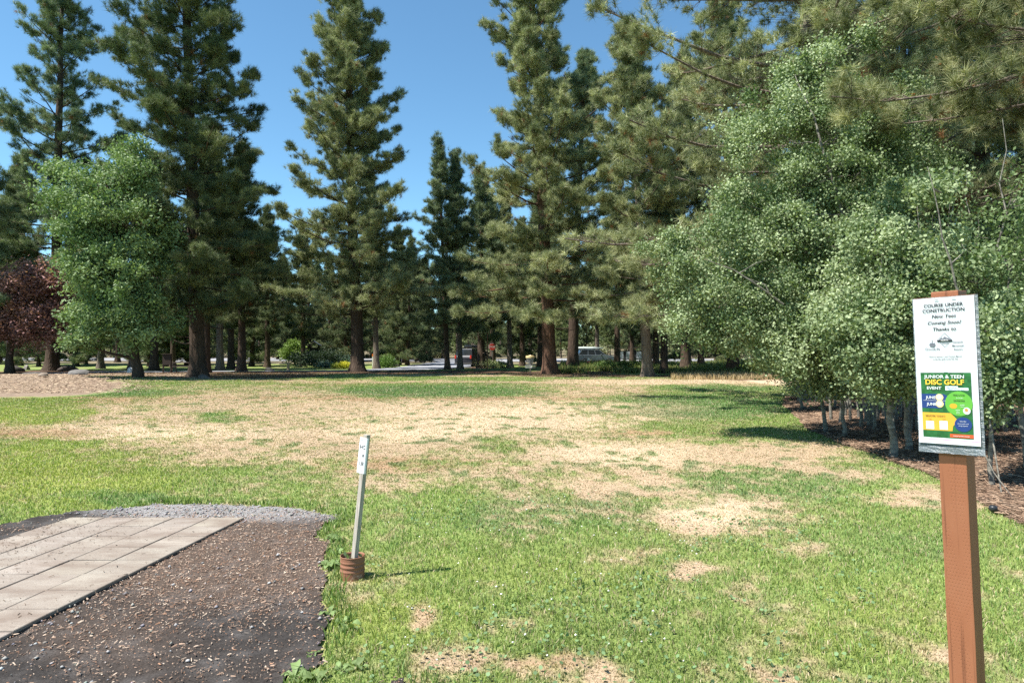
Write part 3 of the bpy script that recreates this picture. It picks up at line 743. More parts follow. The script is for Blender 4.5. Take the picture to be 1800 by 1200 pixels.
# mid-distance pines: three builds, copied
V = [pine('pine_tree', (0, 0, 0), 18, 3.8, 3.1, .33, 120, dens=3.4, gap=.235, tone=DARKT, tl=.40, nper=28, wd=.023, bark='bark_dark', expo=.7),
     pine('pine_tree', (0, 0, 0), 18, 4.6, 2.7, .30, 121, dens=3.4, gap=.235, tone=LIGHT, tl=.40, nper=28, wd=.023, bark='bark_grey', lean=(-.8, 0), expo=.75),
     pine('pine_tree', (0, 0, 0), 18, 2.2, 3.5, .36, 122, dens=3.4, gap=.235, tone=BLUE, tl=.40, nper=28, wd=.023, bark='bark_dark', expo=.7, low=.8),
     pine('pine_tree', (0, 0, 0), 18, .7, 3.9, .30, 123, dens=3.2, gap=.25, tone=DARKT, tl=.40, nper=28, wd=.023, bark='bark_dark', expo=.8, low=1., lean=(.5, 0))]
MID = [(17, 56, 15, 0, 'grey-trunked pine standing in the crown of the purple tree'), (178, 62, 17, 1, 'crooked leaning pine trunk just right of the thick dark trunk at far left'),
       (207, 82, 15, 0, 'pine with a wide flared foot at the edge of the far road'), (271, 57, 18, 0, 'leaning dark pine between the thin pole and the dark board'),
       (304, 68, 15, 0, 'straight pine right behind the dark notice board'), (362, 51, 19, 0, 'pine half hidden behind the broad dark pine trunk'),
       (388, 58, 19, 1, 'leftmost of three grey trunks right of the broad dark pine'), (406, 62, 17, 0, 'thin dark pine in the middle of three grey trunks'), (425, 54, 18, 0, 'thickest and rightmost of three trunks right of the broad dark pine'),
       (533, 72, 15, 0, 'thin pine in front of the dark roofed kiosk'), (662, 62, 17, 1, 'grey-trunked pine right of the tall conical pine'),
       (846, 66, 19.5, 2, 'pine with a pointed top behind the dark van'), (866, 74, 18, 0, 'pine with a dark trunk right behind the red stop sign'), (897, 66, 17, 1, 'grey leaning trunk of a pine between stop sign and basket'),
       (918, 72, 15.5, 0, 'dark leaning pine left of the disc golf basket'), (932, 84, 15, 0, 'thin dark pine straight behind the disc golf basket'), (950, 70, 19, 0, 'pine peeking out left behind the reddish trunk'),
       (1051, 78, 16, 1, 'thin pine trunk in front of the silver car'), (1085, 70, 18, 0, 'dark pine trunk left of the pale panel board'), (1111, 76, 16, 0, 'dark thin pine in front of the pale panel board'),
       (1153, 64, 18, 0, 'dark pine just behind the pale grey-brown trunk'), (1167, 50, 16, 0, 'slim dark pine right of the pale grey-brown trunk'), (1232, 70, 17, 2, 'pine seen under the aspen bough beyond the shaded grass'),
       (1362, 45, 21, 1, 'red-barked pine at the left end of the aspen grove'), (1343, 58, 17, 0, 'dark pine left of the red-barked pine'), (1480, 36, 21, 2, 'dense pine behind the left part of the aspen grove'),
       (1590, 31, 20, 2, 'dense pine behind the tall notice post'), (1730, 27, 21, 2, 'dense pine deep in shade right of the notice post'), (1880, 24, 19, 2, 'dense shaded pine at the right border'),
       (1660, 44, 21, 2, 'tall dense pine far back in the aspen grove'), (1540, 52, 21, 0, 'tall dark pine far behind the aspen tops'), (1800, 38, 22, 2, 'tall pine far back beyond the right aspens'),
       (-70, 48, 20, 2, 'dense pine at the left border'), (30, 72, 22, 0, 'pine behind the purple tree in front of the road'), (470, 68, 16, 0, 'bushy pine left of the young bright green tree'),
       (235, 60, 19, 2, 'bushy pine right behind the light green tree'), (700, 74, 15, 0, 'small pine at the turn of the drive')]
ROWL = 'dark bushy pine in the row between the path and the road'
rr_ = random.Random(21); ROW = [(px+rr_.uniform(-34, 34), rr_.uniform(70, 98), rr_.uniform(8, 16), 3, ROWL) for px in list(range(-40, 720, 42))+list(range(700, 1420, 48))]
ROW += [(545, 92, 15, 3, ROWL), (583, 96, 13.5, 3, ROWL), (702, 90, 14, 3, ROWL), (733, 86, 12, 3, ROWL), (752, 95, 14, 3, ROWL), (500, 90, 14, 3, ROWL)]
ROW = [r for r in ROW if not (785 < r[0] < 900 or 1000 < r[0] < 1150) or r[1] > 84]
ROW = [(r[0], 93 if 785 < r[0] < 900 or 1000 < r[0] < 1150 else r[1])+r[2:] for r in ROW]
first = [True]*4
rm = random.Random(8)
for (px, d, h, k, lab) in MID+ROW:
    o = V[k]
    if first[k]: first[k] = False; o.location = pl(px, d); o.scale = (h/18,)*3; o['label'] = lab; o['group'] = 'pines in the middle distance'; o.rotation_euler[2] = .3
    else: dup(o, pl(px, d), rm.uniform(0, 6.28) if k != 1 else rm.uniform(-.5, .5), h/18*rm.uniform(.96, 1.04), lab, 'pines in the middle distance', h/18)
# distant forest beyond the road
FAR = [pine('pine_tree', (0, 0, 0), 15, 2.4, 2.7, .19, 130+k, dens=2.6, gap=.30, sub=4, cspread=.35, tone=[(np.array([.10, .14, .055]), np.array([.20, .24, .10])), (np.array([.075, .115, .05]), np.array([.15, .19, .085]))][k % 2], tl=.60, nper=9, wd=.10, bark='bark_grey', sides=7, expo=.7, low=.6) for k in range(3)]
rf = random.Random(3); n = 0
LF, GF = 'slender sunlit pine in the distant forest beyond the road', 'pines of the distant forest'
while n < 190:
    d = 101+75*rf.random()**1.3; px = rf.uniform(-420, 2200); x = X(px, d)
    k = n % 3; s = rf.uniform(.75, 1.25); o = FAR[k]; lc = (x, d, float(gz(x, d)))
    if n < 3: o.location = lc; o.scale = (s*.9, s*.9, s); o['label'] = LF; o['group'] = GF
    else: dup(o, lc, rf.uniform(0, 6.28), s*.9, LF, GF, s)
    n += 1
for k in range(90):
    d = 97+16*rf.random(); px = rf.uniform(-300, 1700); x = X(px, d); s = rf.uniform(.25, .55)
    dup(FAR[k % 3], (x, d, float(gz(x, d))), rf.uniform(0, 6.28), s*1.25, 'low young pine growing between the brush beyond the road', 'young pines beyond the road', s)
def far_woods():
    rng = np.random.default_rng(77); T, A, Cc = [], [], []; nb = NB()
    for k in range(260):
        d = rng.uniform(180, 290); x = rng.uniform(-1.05, 1.15)*d; h = rng.uniform(11, 18); z0 = float(gz(x, d))
        nb.tube([(x, d, z0-.2), (x, d, z0+h*.95)], [.22, .04], 5)
        m = 150; u = rng.random(m)**.8; r = 2.6*(1-u)**.7*rng.random(m)**.5; a = rng.uniform(0, 6.28, m)
        T.append(np.stack([x+r*np.cos(a), d+r*np.sin(a), z0+h*(.15+.85*u)], 1)); A.append(np.stack([np.cos(a), np.sin(a), np.full(m, .5)], 1))
        Cc.append(np.array([[.12, .16, .075]])*rng.uniform(.7, 1.35, (m, 1)))
    for k in range(900):
        d = rng.uniform(150, 270); x = rng.uniform(-1.05, 1.15)*d; z0 = float(gz(x, d)); m = 40; h = rng.uniform(1.5, 5)
        T.append(np.stack([x+rng.normal(0, 1.1, m), d+rng.normal(0, 1.1, m), z0+h*rng.random(m)], 1)); A.append(unit(rng.normal(0, 1, (m, 3))+np.array([[0, 0, 1]])))
        Cc.append(np.array([[.13, .17, .08]])*rng.uniform(.6, 1.4, (m, 1)))
    v, f, c = needle_arrays(np.concatenate(T), unit(np.concatenate(A)), np.full(260*150+900*40, 1.3), 7, .34, np.concatenate(Cc), rng)
    tv, tf = nb.arrays()
    kind(mesh_np('far_forest', np.concatenate([v, tv]), [f, tf+len(v)], M['needle'], col=np.concatenate([c, np.repeat([[.15, .12, .10]], len(tv), 0)])), 'stuff')
far_woods()

# ------------------------------------------------------------------ broad-leaved trees on the left
GL = ((.088, .155, .055), (.285, .37, .18))
def E(px, py, d, rx, ry, rd, n): return (P(px, py, d), (rx*d/F, rd, ry*d/F), n)
b = pl(243, 37)
leafy('broadleaf_tree', 'light green broadleaf tree between the purple tree and the broad dark pine', 'tree', b, [b, P(236, 610, 37), P(215, 480, 37), P(190, 350, 37), P(180, 290, 37)], .27,
      [E(195, 315, 37, 75, 48, 2.2, 34), E(150, 380, 36.5, 66, 60, 2.2, 34), E(215, 400, 36.5, 80, 70, 2.4, 44), E(158, 470, 36.1, 62, 60, 2.2, 34), E(210, 490, 36.5, 85, 70, 2.5, 46), E(182, 565, 36, 62, 48, 2.0, 32), E(262, 560, 37.1, 60, 60, 2.2, 30), E(275, 420, 38, 45, 70, 2., 20), E(92, 345, 37, 26, 22, .9, 7), E(100, 300, 37.5, 26, 22, .9, 6), E(225, 268, 37.5, 34, 20, .9, 7), E(145, 600, 36, 30, 24, .9, 8)],
      201, (.36, 200), .085, GL, 'bark_dark', 'quad')
b = pl(17, 49.5)
leafy('purple_plum_tree', 'purple-leaved tree with a low round crown at the left edge', 'tree', b, [b, P(17, 610, 49.5), P(25, 540, 49.5), P(35, 480, 49.5)], .30,
      [E(45, 505, 49.5, 60, 52, 2.2, 34), E(-15, 540, 49.5, 70, 55, 2.3, 36), E(40, 570, 49, 66, 42, 2.2, 34), E(90, 545, 49.5, 45, 55, 1.8, 24), E(108, 575, 49.3, 34, 34, 1.4, 14), E(85, 495, 49.5, 36, 32, 1.4, 14), E(-40, 580, 49.2, 60, 40, 2., 24)],
      202, (.46, 190), .10, ((.17, .075, .070), (.42, .22, .20)), 'bark_dark', 'quad')
b = pl(518, 76)
leafy('young_tree', 'small bright green young tree behind the dark trunk left of the kiosk', 'tree', b, [b, P(518, 620, 76), P(519, 600, 76)], .08,
      [E(518, 613, 76, 14, 18, 1., 20), E(505, 622, 76, 10, 10, .8, 8)], 203, (.35, 90), .12, ((.12, .20, .045), (.24, .33, .08)), 'bark_grey', 'quad')
# ------------------------------------------------------------------ aspens on the right
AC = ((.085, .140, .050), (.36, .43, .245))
def A3(pts): return [np.array(G(*pts[0])) if len(pts[0]) == 2 else np.array(pts[0])]+[P(*p) for p in pts[1:]]
ASP = [('tallest aspen leaning left with its crown high above the mulch bed', [(1532, 757), (1520, 620, 13.9), (1496, 408, 12.5), (1430, 200, 12.7), (1400, 130, 13.1)], .075,
        [E(1440, 130, 13.4, 85, 62, 1.1, 30), E(1350, 215, 13.2, 75, 55, 1.0, 26), E(1470, 235, 13.2, 110, 75, 1.2, 40), E(1400, 320, 13, 100, 70, 1.2, 38), E(1500, 350, 13, 105, 70, 1.2, 36), E(1560, 210, 13.6, 70, 70, 1.2, 24), E(1600, 310, 13.2, 70, 60, 1.1, 22), E(1545, 285, 13.3, 60, 50, 1., 16), E(1300, 350, 13.4, 50, 42, .9, 14), E(1380, 395, 13.2, 60, 40, .9, 14), E(1310, 260, 13.3, 34, 26, .7, 7), E(1500, 75, 13.4, 40, 26, .7, 7)], (), 211),
       ('aspen leaning far out over the fairway with a bare pale bough', [(1452, 762), (1440, 690, 13.5), (1405, 590, 13.2), (1377, 535, 13), (1320, 490, 12.9)], .05,
        [E(1205, 470, 13.2, 60, 45, .8, 20), E(1265, 520, 13, 90, 52, 1., 30), E(1300, 430, 13.2, 80, 48, 1., 26), E(1240, 570, 13, 65, 36, .9, 18), E(1330, 580, 12.8, 80, 52, 1., 26), E(1165, 445, 13.4, 40, 40, .7, 10)],
        [([P(1377, 535, 12.1), P(1330, 500, 12), P(1290, 474, 12), P(1239, 455, 12.1)], .022), ([P(1352, 515, 12.1), P(1346, 500, 12.1), P(1312, 488, 12.2)], .013), ([P(1300, 480, 12), P(1330, 462, 12.2), P(1360, 455, 12.2)], .010)], 212),
       ('aspen with a thick low crown at the middle of the grove edge', [(1484, 770), (1478, 690, 12.9), (1465, 560, 12.7), (1440, 440, 12.6)], .05,
        [E(1430, 440, 12.6, 85, 62, 1., 30), E(1490, 500, 12.4, 85, 62, 1., 30), E(1410, 540, 12.4, 80, 55, 1., 28), E(1450, 610, 12.2, 80, 45, .9, 26), E(1385, 625, 12.3, 52, 32, .8, 15), E(1440, 672, 13, 40, 30, .8, 10), E(1520, 690, 12.2, 46, 26, .8, 9), E(1500, 640, 12.6, 70, 40, 1.1, 18)], (), 213),
       ('aspen with a dark stout trunk nearest the lawn edge', [(1566, 806), (1566, 740, 10.5), (1558, 600, 10.5), (1550, 480, 10.5), (1540, 400, 10.5)], .075,
        [E(1550, 440, 10.5, 75, 60, .9, 26), E(1590, 520, 10.3, 70, 60, .8, 26), E(1520, 570, 10.3, 75, 52, .8, 28), E(1540, 645, 10.1, 60, 40, .7, 20), E(1585, 660, 10.2, 40, 55, .6, 17), E(1485, 615, 10.4, 40, 28, .6, 8)], (), 214),
       ('aspen with a dark trunk just left of the notice post', [(1597, 796), (1590, 720, 11), (1602, 560, 11), (1610, 400, 11)], .065,
        [E(1575, 450, 11, 50, 50, .9, 14), E(1570, 350, 11.5, 60, 50, .9, 14), E(1590, 590, 11, 70, 55, .8, 24)], (), 215),
       ('pale-barked aspen right of the notice post with broken twigs', [(1745, 858), (1738, 760, 8.2), (1722, 640, 8.2), (1684, 505, 8.0), (1660, 400, 7.95), (1633, 292, 8.1)], .036,
        [E(1770, 620, 8.1, 55, 55, .6, 20), E(1790, 560, 8.3, 60, 45, .6, 18), E(1760, 690, 8., 50, 42, .5, 16), E(1690, 440, 8.5, 40, 30, .5, 6), E(1640, 330, 8.7, 26, 30, .4, 4), E(1740, 580, 8., 30, 60, .5, 10)],
        [([P(1735, 700, 7.9), P(1752, 690, 7.9), P(1785, 640, 8)], .014), ([P(1738, 735, 8), P(1760, 880, 7.7), P(1800, 930, 7.4)], .012), ([P(1730, 582, 8), P(1790, 578, 7.8)], .006), ([P(1720, 780, 7.9), P(1745, 830, 7.8), P(1790, 890, 7.4)], .011)], 216)]
ASP += [('aspen near the far end of the mulch bed behind the leaning one', [(1412, 722), (1405, 680, 18.5), (1380, 600, 18.2), (1350, 500, 18)], .055, [E(1335, 520, 18, 60, 50, 1.1, 24), E(1375, 590, 18, 62, 45, 1.1, 26), E(1420, 540, 18.2, 55, 50, 1.1, 20), E(1400, 640, 18, 45, 28, .9, 14), E(1310, 590, 18, 40, 28, .9, 12), E(1350, 430, 17.5, 60, 50, 1.2, 26), E(1390, 370, 17.5, 60, 50, 1.2, 24)], (), 217),  # highest crown blobs added to cast shade on the far bed
        ('farthest aspen of the mulch bed next to the red-barked pine', [(1404, 703), (1398, 670, 22.5), (1385, 610, 22.3), (1370, 540, 22)], .055, [E(1360, 560, 22, 50, 40, 1.1, 20), E(1400, 615, 22, 48, 34, 1.1, 20), E(1330, 600, 22, 36, 24, .9, 12), E(1420, 650, 22, 34, 24, .9, 12)], (), 218)]
for lab, pts, r, blobs, bare, seed in ASP:
    sp = A3(pts)
    leafy('aspen_tree', lab, 'tree', tuple(sp[0]), sp, r*.8, [(c_, q_, max(4, int(n_*.82))) for c_, q_, n_ in blobs], seed, (.15, 320), .0225, AC, 'aspen_bark', 'hex', 'aspens along the mulch bed', bare)
AV = []
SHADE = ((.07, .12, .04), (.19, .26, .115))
for k in range(3):
    bl = [[((-.3, 0, 3.2), (.8, .8, .6), 14), ((.2, .2, 4.2), (.9, .9, .7), 16), ((-.6, 0, 5.2), (.8, .8, .7), 14), ((-.5, .1, 6.1), (.6, .6, .7), 10)],
          [((-.2, 0, 3.0), (.8, .8, .5), 12), ((-.2, .2, 4.0), (.8, .8, .6), 14), ((-.1, 0, 5.0), (.7, .7, .7), 12)],
          [((-.2, 0, 2.5), (.5, .5, .4), 6), ((.1, .2, 3.2), (.5, .5, .4), 6)]][k]
    tip = (6.2, 5.6, 4.2)[k]
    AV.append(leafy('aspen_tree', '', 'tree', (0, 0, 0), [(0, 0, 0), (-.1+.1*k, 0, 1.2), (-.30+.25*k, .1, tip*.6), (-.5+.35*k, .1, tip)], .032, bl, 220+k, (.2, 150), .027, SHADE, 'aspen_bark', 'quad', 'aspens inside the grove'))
INN = [(1442, 742, 0), (1466, 738, 1), (1500, 752, 2), (1513, 763, 1), (1478, 730, 0), (1534, 742, 0), (1548, 772, 2), (1575, 765, 2), (1600, 752, 1), (1625, 775, 2), (1650, 800, 2), (1670, 770, 2), (1700, 790, 2), (1772, 835, 2), (1790, 800, 2), (1420, 712, 1), (1740, 770, 2),
       (1815, 850, 2), (1690, 745, 2), (1430, 728, 0), (1556, 748, 2), (1585, 735, 1), (1640, 748, 2), (1525, 730, 1), (1760, 752, 2), (1490, 742, 2), (1455, 748, 2), (1612, 790, 2), (1470, 728, 0), (1500, 733, 0), (1560, 742, 0), (1600, 740, 1), (1450, 722, 0), (1436, 716, 0), (1535, 755, 2), (1570, 780, 2), (1550, 735, 2), (1520, 748, 2), (1630, 760, 2), (1680, 800, 2), (1720, 765, 2), (1785, 775, 2), (1590, 768, 2), (1490, 758, 2), (1475, 745, 2), (1660, 752, 2)]  # several tall-crowned aspens in this row are added to shade the bed
fst = [True]*3
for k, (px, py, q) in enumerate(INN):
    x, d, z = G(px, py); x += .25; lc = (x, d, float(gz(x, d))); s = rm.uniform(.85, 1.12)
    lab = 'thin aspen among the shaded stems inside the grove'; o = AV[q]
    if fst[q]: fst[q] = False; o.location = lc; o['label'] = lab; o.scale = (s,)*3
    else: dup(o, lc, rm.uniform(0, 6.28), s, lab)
# ------------------------------------------------------------------ bushes
def bush(name, label, cat, loc, r, h, seed, col, size=.06, n=40, per=90, group=None, shape='quad'):
    rng = np.random.default_rng(seed); root = thing(name, label, cat, loc, 0, group); nb = NB(); PP = []
    for k in range(n):
        a = rng.uniform(0, 6.28); q = rng.random()**.5
        p = np.array([r*q*math.cos(a), r*q*math.sin(a), h*(.25+.7*rng.random()*(1-.5*q*q))])
        nb.tube([(p[0]*.1, p[1]*.1, -.05), p*np.array([.5, .5, .6]), p], [.02, .012, .004], 4)
        PP.append(p+rng.normal(0, 1, (per, 3))*np.array([.17*r+.06, .17*r+.06, .13*h+.04]))
    v, f = nb.arrays(); mesh_np('stems', v, f, M['bark_dark'], root)
    p = np.concatenate(PP); p = p[p[:, 2] > 0]; w = rng.random((len(p), 1))
    leaves_obj('foliage', p, size*rng.uniform(.7, 1.3, len(p)), np.array([col[0]])*(1-w)+np.array([col[1]])*w, rng, .3, shape, root)
    return root
SAGE = ((.16, .18, .10), (.30, .31, .19))
B0 = [bush('brush', 'pale grey-green bush on the dry ground beyond the road', 'bush', (0, 0, 0), 1.1, 1.3, 300+k, SAGE, .09, 26, 40, 'dry bushes beyond the road') for k in range(2)]
rb_ = random.Random(12)
for k in range(64):
    d = rb_.uniform(98, 112); px = rb_.uniform(-60, 1500); x = X(px, d); lc = (x, d, float(gz(x, d))); s = rb_.uniform(.7, 1.7)
    if k < 2: B0[k].location = lc
    else: dup(B0[k % 2], lc, rb_.uniform(0, 6), s)
def bp(px, py): return G(px, py)
bush('juniper', 'dark spreading juniper below the roofed kiosk', 'bush', pl(563, 68), 2.6, 1.7, 310, ((.02, .038, .022), (.05, .075, .04)), .10, 60, 90)
bush('blue_juniper', 'pale blue-green low juniper beside the dark spreading one', 'bush', pl(597, 70), 1.8, 1.0, 311, ((.14, .22, .19), (.26, .36, .32)), .08, 50, 70)
bush('blue_juniper', 'blue-grey trailing juniper between dark juniper and yellow flowers', 'bush', pl(577, 66), 1.0, .7, 312, ((.13, .20, .17), (.24, .32, .28)), .07, 30, 60)
bush('yellow_flowers', 'clump of yellow flowers nearest the conical pine trunk', 'flowers', pl(606, 63), .55, .6, 313, ((.45, .42, .03), (.62, .58, .06)), .06, 26, 50)
bush('yellow_flowers', 'pale yellow flowers left of a small dark rock', 'flowers', pl(590, 64.5), .45, .5, 314, ((.30, .34, .07), (.5, .5, .12)), .06, 22, 50)
bush('round_shrub', 'rounded bright green shrub beside the drive', 'bush', pl(680, 65), .85, 1.1, 315, ((.07, .14, .03), (.16, .26, .06)), .06, 50, 70)
bush('flower_clump', 'low yellow-green plants below the stop sign', 'bush', pl(864, 66), 1.3, .7, 316, ((.22, .27, .09), (.45, .47, .28)), .06, 44, 60)
for k, (px, py, c, lab) in enumerate([(1062, 650, 0, 'dark leafy weeds in front of the silver car'), (1096, 652, 1, 'dark leafy weeds below the pale panel board'), (1125, 649, 0, 'leafy weeds left of the pale grey-brown trunk')]):
    bush('weeds', lab, 'weeds', bp(px, py), .8, .8, 320+k, ((.045, .09, .028), (.13, .20, .06)), .07, 30, 50)
bush('shrub', 'leafy green shrub at the left foot of the aspen grove', 'bush', bp(1408, 700), .55, 1.2, 330, AC, .04, 30, 70)
bush('shrub', 'straggly yellow-green shrub before the red-barked pine', 'bush', bp(1325, 655), .9, 1.1, 331, ((.13, .17, .05), (.26, .29, .10)), .05, 26, 50)
bush('shrub', 'dark bare-twigged shrub far right of the shaded grass', 'bush', pl(1300, 60), 1.2, 2.2, 332, ((.10, .09, .06), (.18, .17, .10)), .05, 40, 24)

# ------------------------------------------------------------------ lettering
def lettering(lines, parent, mat, name, Mx):
    """lines: (text, x, z, height, colour, options); flat letters in the local x,z plane of Mx, y = depth in front"""
    for (txt, x, z, h, colr, opt) in lines:
        cu = bpy.data.curves.new('lettering', 'FONT'); cu.body = txt; cu.size = h*1.38; cu.align_x = opt.get('al', 'CENTER'); cu.shear = opt.get('sh', 0); cu.offset = opt.get('b', 0)*h
        cu.space_character = opt.get('sp', 1); cu.resolution_u = 3
        ob = bpy.data.objects.new('lettering', cu); C.objects.link(ob)
        dg = bpy.context.evaluated_depsgraph_get(); me = ob.evaluated_get(dg).to_mesh(); wx = opt.get('w', 1)
        vs = [tuple(Mx @ Vector((x+p.co.x*wx, -opt.get('y', .0012), z+p.co.y))) for p in me.vertices]; fs = [tuple(p.vertices) for p in me.polygons]
        ob.evaluated_get(dg).to_mesh_clear(); bpy.data.objects.remove(ob); bpy.data.curves.remove(cu)
        me = bpy.data.meshes.new(name); me.from_pydata(vs, [], fs); me.update()
        a = me.attributes.new('tint', 'FLOAT_COLOR', 'POINT')
        for k in range(len(vs)): a.data[k].color = (*colr, 1)
        me.materials.append(mat); o = bpy.data.objects.new(name, me); C.objects.link(o); o.parent = parent
# ------------------------------------------------------------------ notice post
def notice_post():
    d = 2.5; bx_, by_ = X(1704, d), d
    root = thing('notice_post', 'tall red-brown wooden post with two laminated notices about construction and disc golf', 'sign post', (bx_, by_, float(gz(bx_, by_))))
    root.rotation_mode = 'QUATERNION'
    root.rotation_quaternion = (Matrix.Rotation(-.040, 4, 'Y') @ Matrix.Rotation(R(-50), 4, 'Z')).to_quaternion()
    # red-brown stain with rows of incisions from pressure treatment
    m, n, l, b = newmat('brown_stain'); v = objvec(n, l)
    base = mixc(n, l, noise(n, l, 6, 5, objvec(n, l, (1, 1, .12))), (.215, .078, .038), (.325, .130, .068))
    base = mixc(n, l, ramp(n, l, noise(n, l, 2.2, 5, objvec(n, l, (1, 1, .5)), .7), [(.45, 0.), (.75, .45)]), base, (.36, .17, .10))
    base = mixc(n, l, ramp(n, l, noise(n, l, 70, 3, objvec(n, l, (1, 1, .02))), [(.58, 0.), (.66, .55)]), base, (.10, .035, .018))
    br = n.new('ShaderNodeTexBrick'); br.offset = .5; br.inputs['Scale'].default_value = 1; br.inputs['Brick Width'].default_value = .0105; br.inputs['Row Height'].default_value = .013
    br.inputs['Mortar Size'].default_value = .0048; br.inputs['Mortar Smooth'].default_value = .3
    sx = n.new('ShaderNodeSeparateXYZ'); cb = n.new('ShaderNodeCombineXYZ'); l.new(v, sx.inputs[0]); ad = n.new('ShaderNodeMath'); ad.operation = 'ADD'
    l.new(sx.outputs[0], ad.inputs[0]); l.new(sx.outputs[1], ad.inputs[1]); l.new(ad.outputs[0], cb.inputs[0]); l.new(sx.outputs[2], cb.inputs[1]); l.new(cb.outputs[0], br.inputs[0])
    msk = n.new('ShaderNodeMath'); msk.operation = 'MULTIPLY'
    inv = n.new('ShaderNodeMath'); inv.operation = 'SUBTRACT'; inv.inputs[0].default_value = 1; l.new(br.outputs['Fac'], inv.inputs[1])
    l.new(inv.outputs[0], msk.inputs[0]); l.new(ramp(n, l, noise(n, l, 26, 2, objvec(n, l, (1, 1, .1))), [(.44, 0.), (.52, 1.)]), msk.inputs[1])
    l.new(mixc(n, l, msk.outputs[0], base, mixc(n, l, .35, base, mixc(n, l, .35, base, (.05, .02, .012)))), b.inputs['Base Color'])
    b.inputs['Roughness'].default_value = .62; b.inputs['Specular IOR Level'].default_value = .3
    h = n.new('ShaderNodeMath'); h.operation = 'MULTIPLY_ADD'; l.new(msk.outputs[0], h.inputs[0]); h.inputs[1].default_value = -1; l.new(noise(n, l, 60, 4, objvec(n, l, (1, 1, .1))), h.inputs[2])
    bump(n, l, b, h.outputs[0], .4, .0018)
    M['stain'] = m
    w = .0445
    mb = MB(); ZT = 1.868
    rng = random.Random(3); zs = [-.3]+[k*.1 for k in range(0, 18)]+[ZT]
    c4 = [(-w, -w), (w, -w), (w, w), (-w, w)]
    vs = [(x+rng.uniform(-.0006, .0006), y, z) for z in zs for (x, y) in c4]
    fs = [(k*4+i, k*4+(i+1) % 4, (k+1)*4+(i+1) % 4, (k+1)*4+i) for k in range(len(zs)-1) for i in range(4)]+[(3, 2, 1, 0), tuple(len(vs)-4+i for i in range(4))]
    mb.add(vs, fs).build('post', M['stain'], root, bevel=.004)
    W, Z0, Z1, fy = .101, 1.305, 1.845, -w
    MB().box((0, fy-.008, (1.33+Z1)/2), (2*W-.004, .012, Z1+.006-1.33)).build('backing_board', M['stain'], root, bevel=.002)
    # plastic sleeve showing at the right edge and below the papers
    m, n, l, b = newmat('clear_plastic'); v = objvec(n, l)
    b.inputs['Base Color'].default_value = (.20, .24, .27, 1); b.inputs['Roughness'].default_value = .3; b.inputs['Specular IOR Level'].default_value = .7
    tr = n.new('ShaderNodeBsdfTransparent'); tr.inputs[0].default_value = (.86, .90, .92, 1); ms = n.new('ShaderNodeMixShader'); ms.inputs[0].default_value = .5
    l.new(tr.outputs[0], ms.inputs[1]); l.new(b.outputs[0], ms.inputs[2]); l.new(ms.outputs[0], n['Material Output'].inputs[0])
    bump(n, l, b, noise(n, l, 18, 5, objvec(n, l, (1, 1, 3)), .65), .9, .012)
    def crumple(name, x0, x1, z0, z1, y, mat, amp, seed, nx=26, nz=40, curl=0):
        xs = np.linspace(x0, x1, nx); zz = np.linspace(z0, z1, nz); XX, ZZ = np.meshgrid(xs, zz)
        YY = y+amp*(fbm(XX*26+seed, ZZ*14, 5+seed, 3)-.5)-curl*np.clip((z0+.06-ZZ)/.06, 0, 1)**2
        v = np.stack([XX.ravel(), YY.ravel(), ZZ.ravel()], 1)
        th = v.copy(); th[:, 1] += .0005
        i, j = np.meshgrid(np.arange(nz-1), np.arange(nx-1), indexing='ij')
        f = np.stack([i*nx+j, i*nx+j+1, (i+1)*nx+j+1, (i+1)*nx+j], -1).reshape(-1, 4)
        return mesh_np(name, np.concatenate([v, th]), np.concatenate([f, f[:, ::-1]+len(v)]), mat, root, smooth=True)
    crumple('plastic_sleeve', -W-.001, W+.007, Z0-.022, Z1+.002, fy-.017, m, .003, 1, curl=.004)
    mp, n, l, b = newmat('paper'); v = objvec(n, l)
    l.new(mixc(n, l, noise(n, l, 7, 4, v), (.52, .55, .60), (.57, .595, .63)), b.inputs['Base Color']); b.inputs['Roughness'].default_value = .28; b.inputs['Specular IOR Level'].default_value = .45
    bump(n, l, b, noise(n, l, 9, 3, v), .25, .01)
    ps = crumple('construction_notice', -W+.003, W-.003, Z1-.279, Z1, fy-.0195, mp, .0008, 2)
    ps['label'] = 'white notice in black type reading course under construction'
    pf = crumple('disc_golf_flyer', -W+.003, W-.003, Z0+.012, Z0+.012+.262, fy-.0215, mp, .0008, 3, curl=.003)
    pf['label'] = 'white-bordered colourful flyer for a junior and teen disc golf event'
    K = (.015, .016, .022); GY = (.14, .15, .18); I = Matrix.Translation((0, fy-.0203, 0))
    BD = dict(b=.012)
    o = lettering([('COURSE UNDER', .0, 1.812, .0125, K, dict(b=.02, w=.98)), ('CONSTRUCTION', .0, 1.7935, .0125, K, dict(b=.02, w=1.0)), ('New Tees', .0, 1.772, .0125, K, dict(b=.014, sh=.25, w=1.08)),
               ('Coming Soon!', .0, 1.749, .0125, K, dict(b=.014, sh=.25, w=1.08)), ('Thanks to', .0, 1.7255, .0125, K, dict(b=.014, sh=.2, w=1.08)),
               ('Seventh', .042, 1.680, .0072, GY, dict(b=.015)), ('Mountain', .042, 1.667, .0072, GY, dict(b=.015)), ('Resort', .042, 1.654, .0072, GY, dict(b=.015)), ('GoodLife', -.040, 1.656, .0095, GY, {}),
               ('NORTH', .0005, 1.6885, .0048, (.8, .8, .8), dict(b=.02, y=.0022)), ('Want to sponsor a tee? Contact Marcus', 0, 1.630, .0046, K, dict(b=.012)), ('at the disc golf course 541 555', 0, 1.6205, .0046, K, dict(b=.012)), ('or         .', .004, 1.612, .004, GY, {})],
              ps, M['print'], 'lettering', I)
    # emblem: mountain in a diamond, fruit on a stem
    em = MB(); em.col = GY
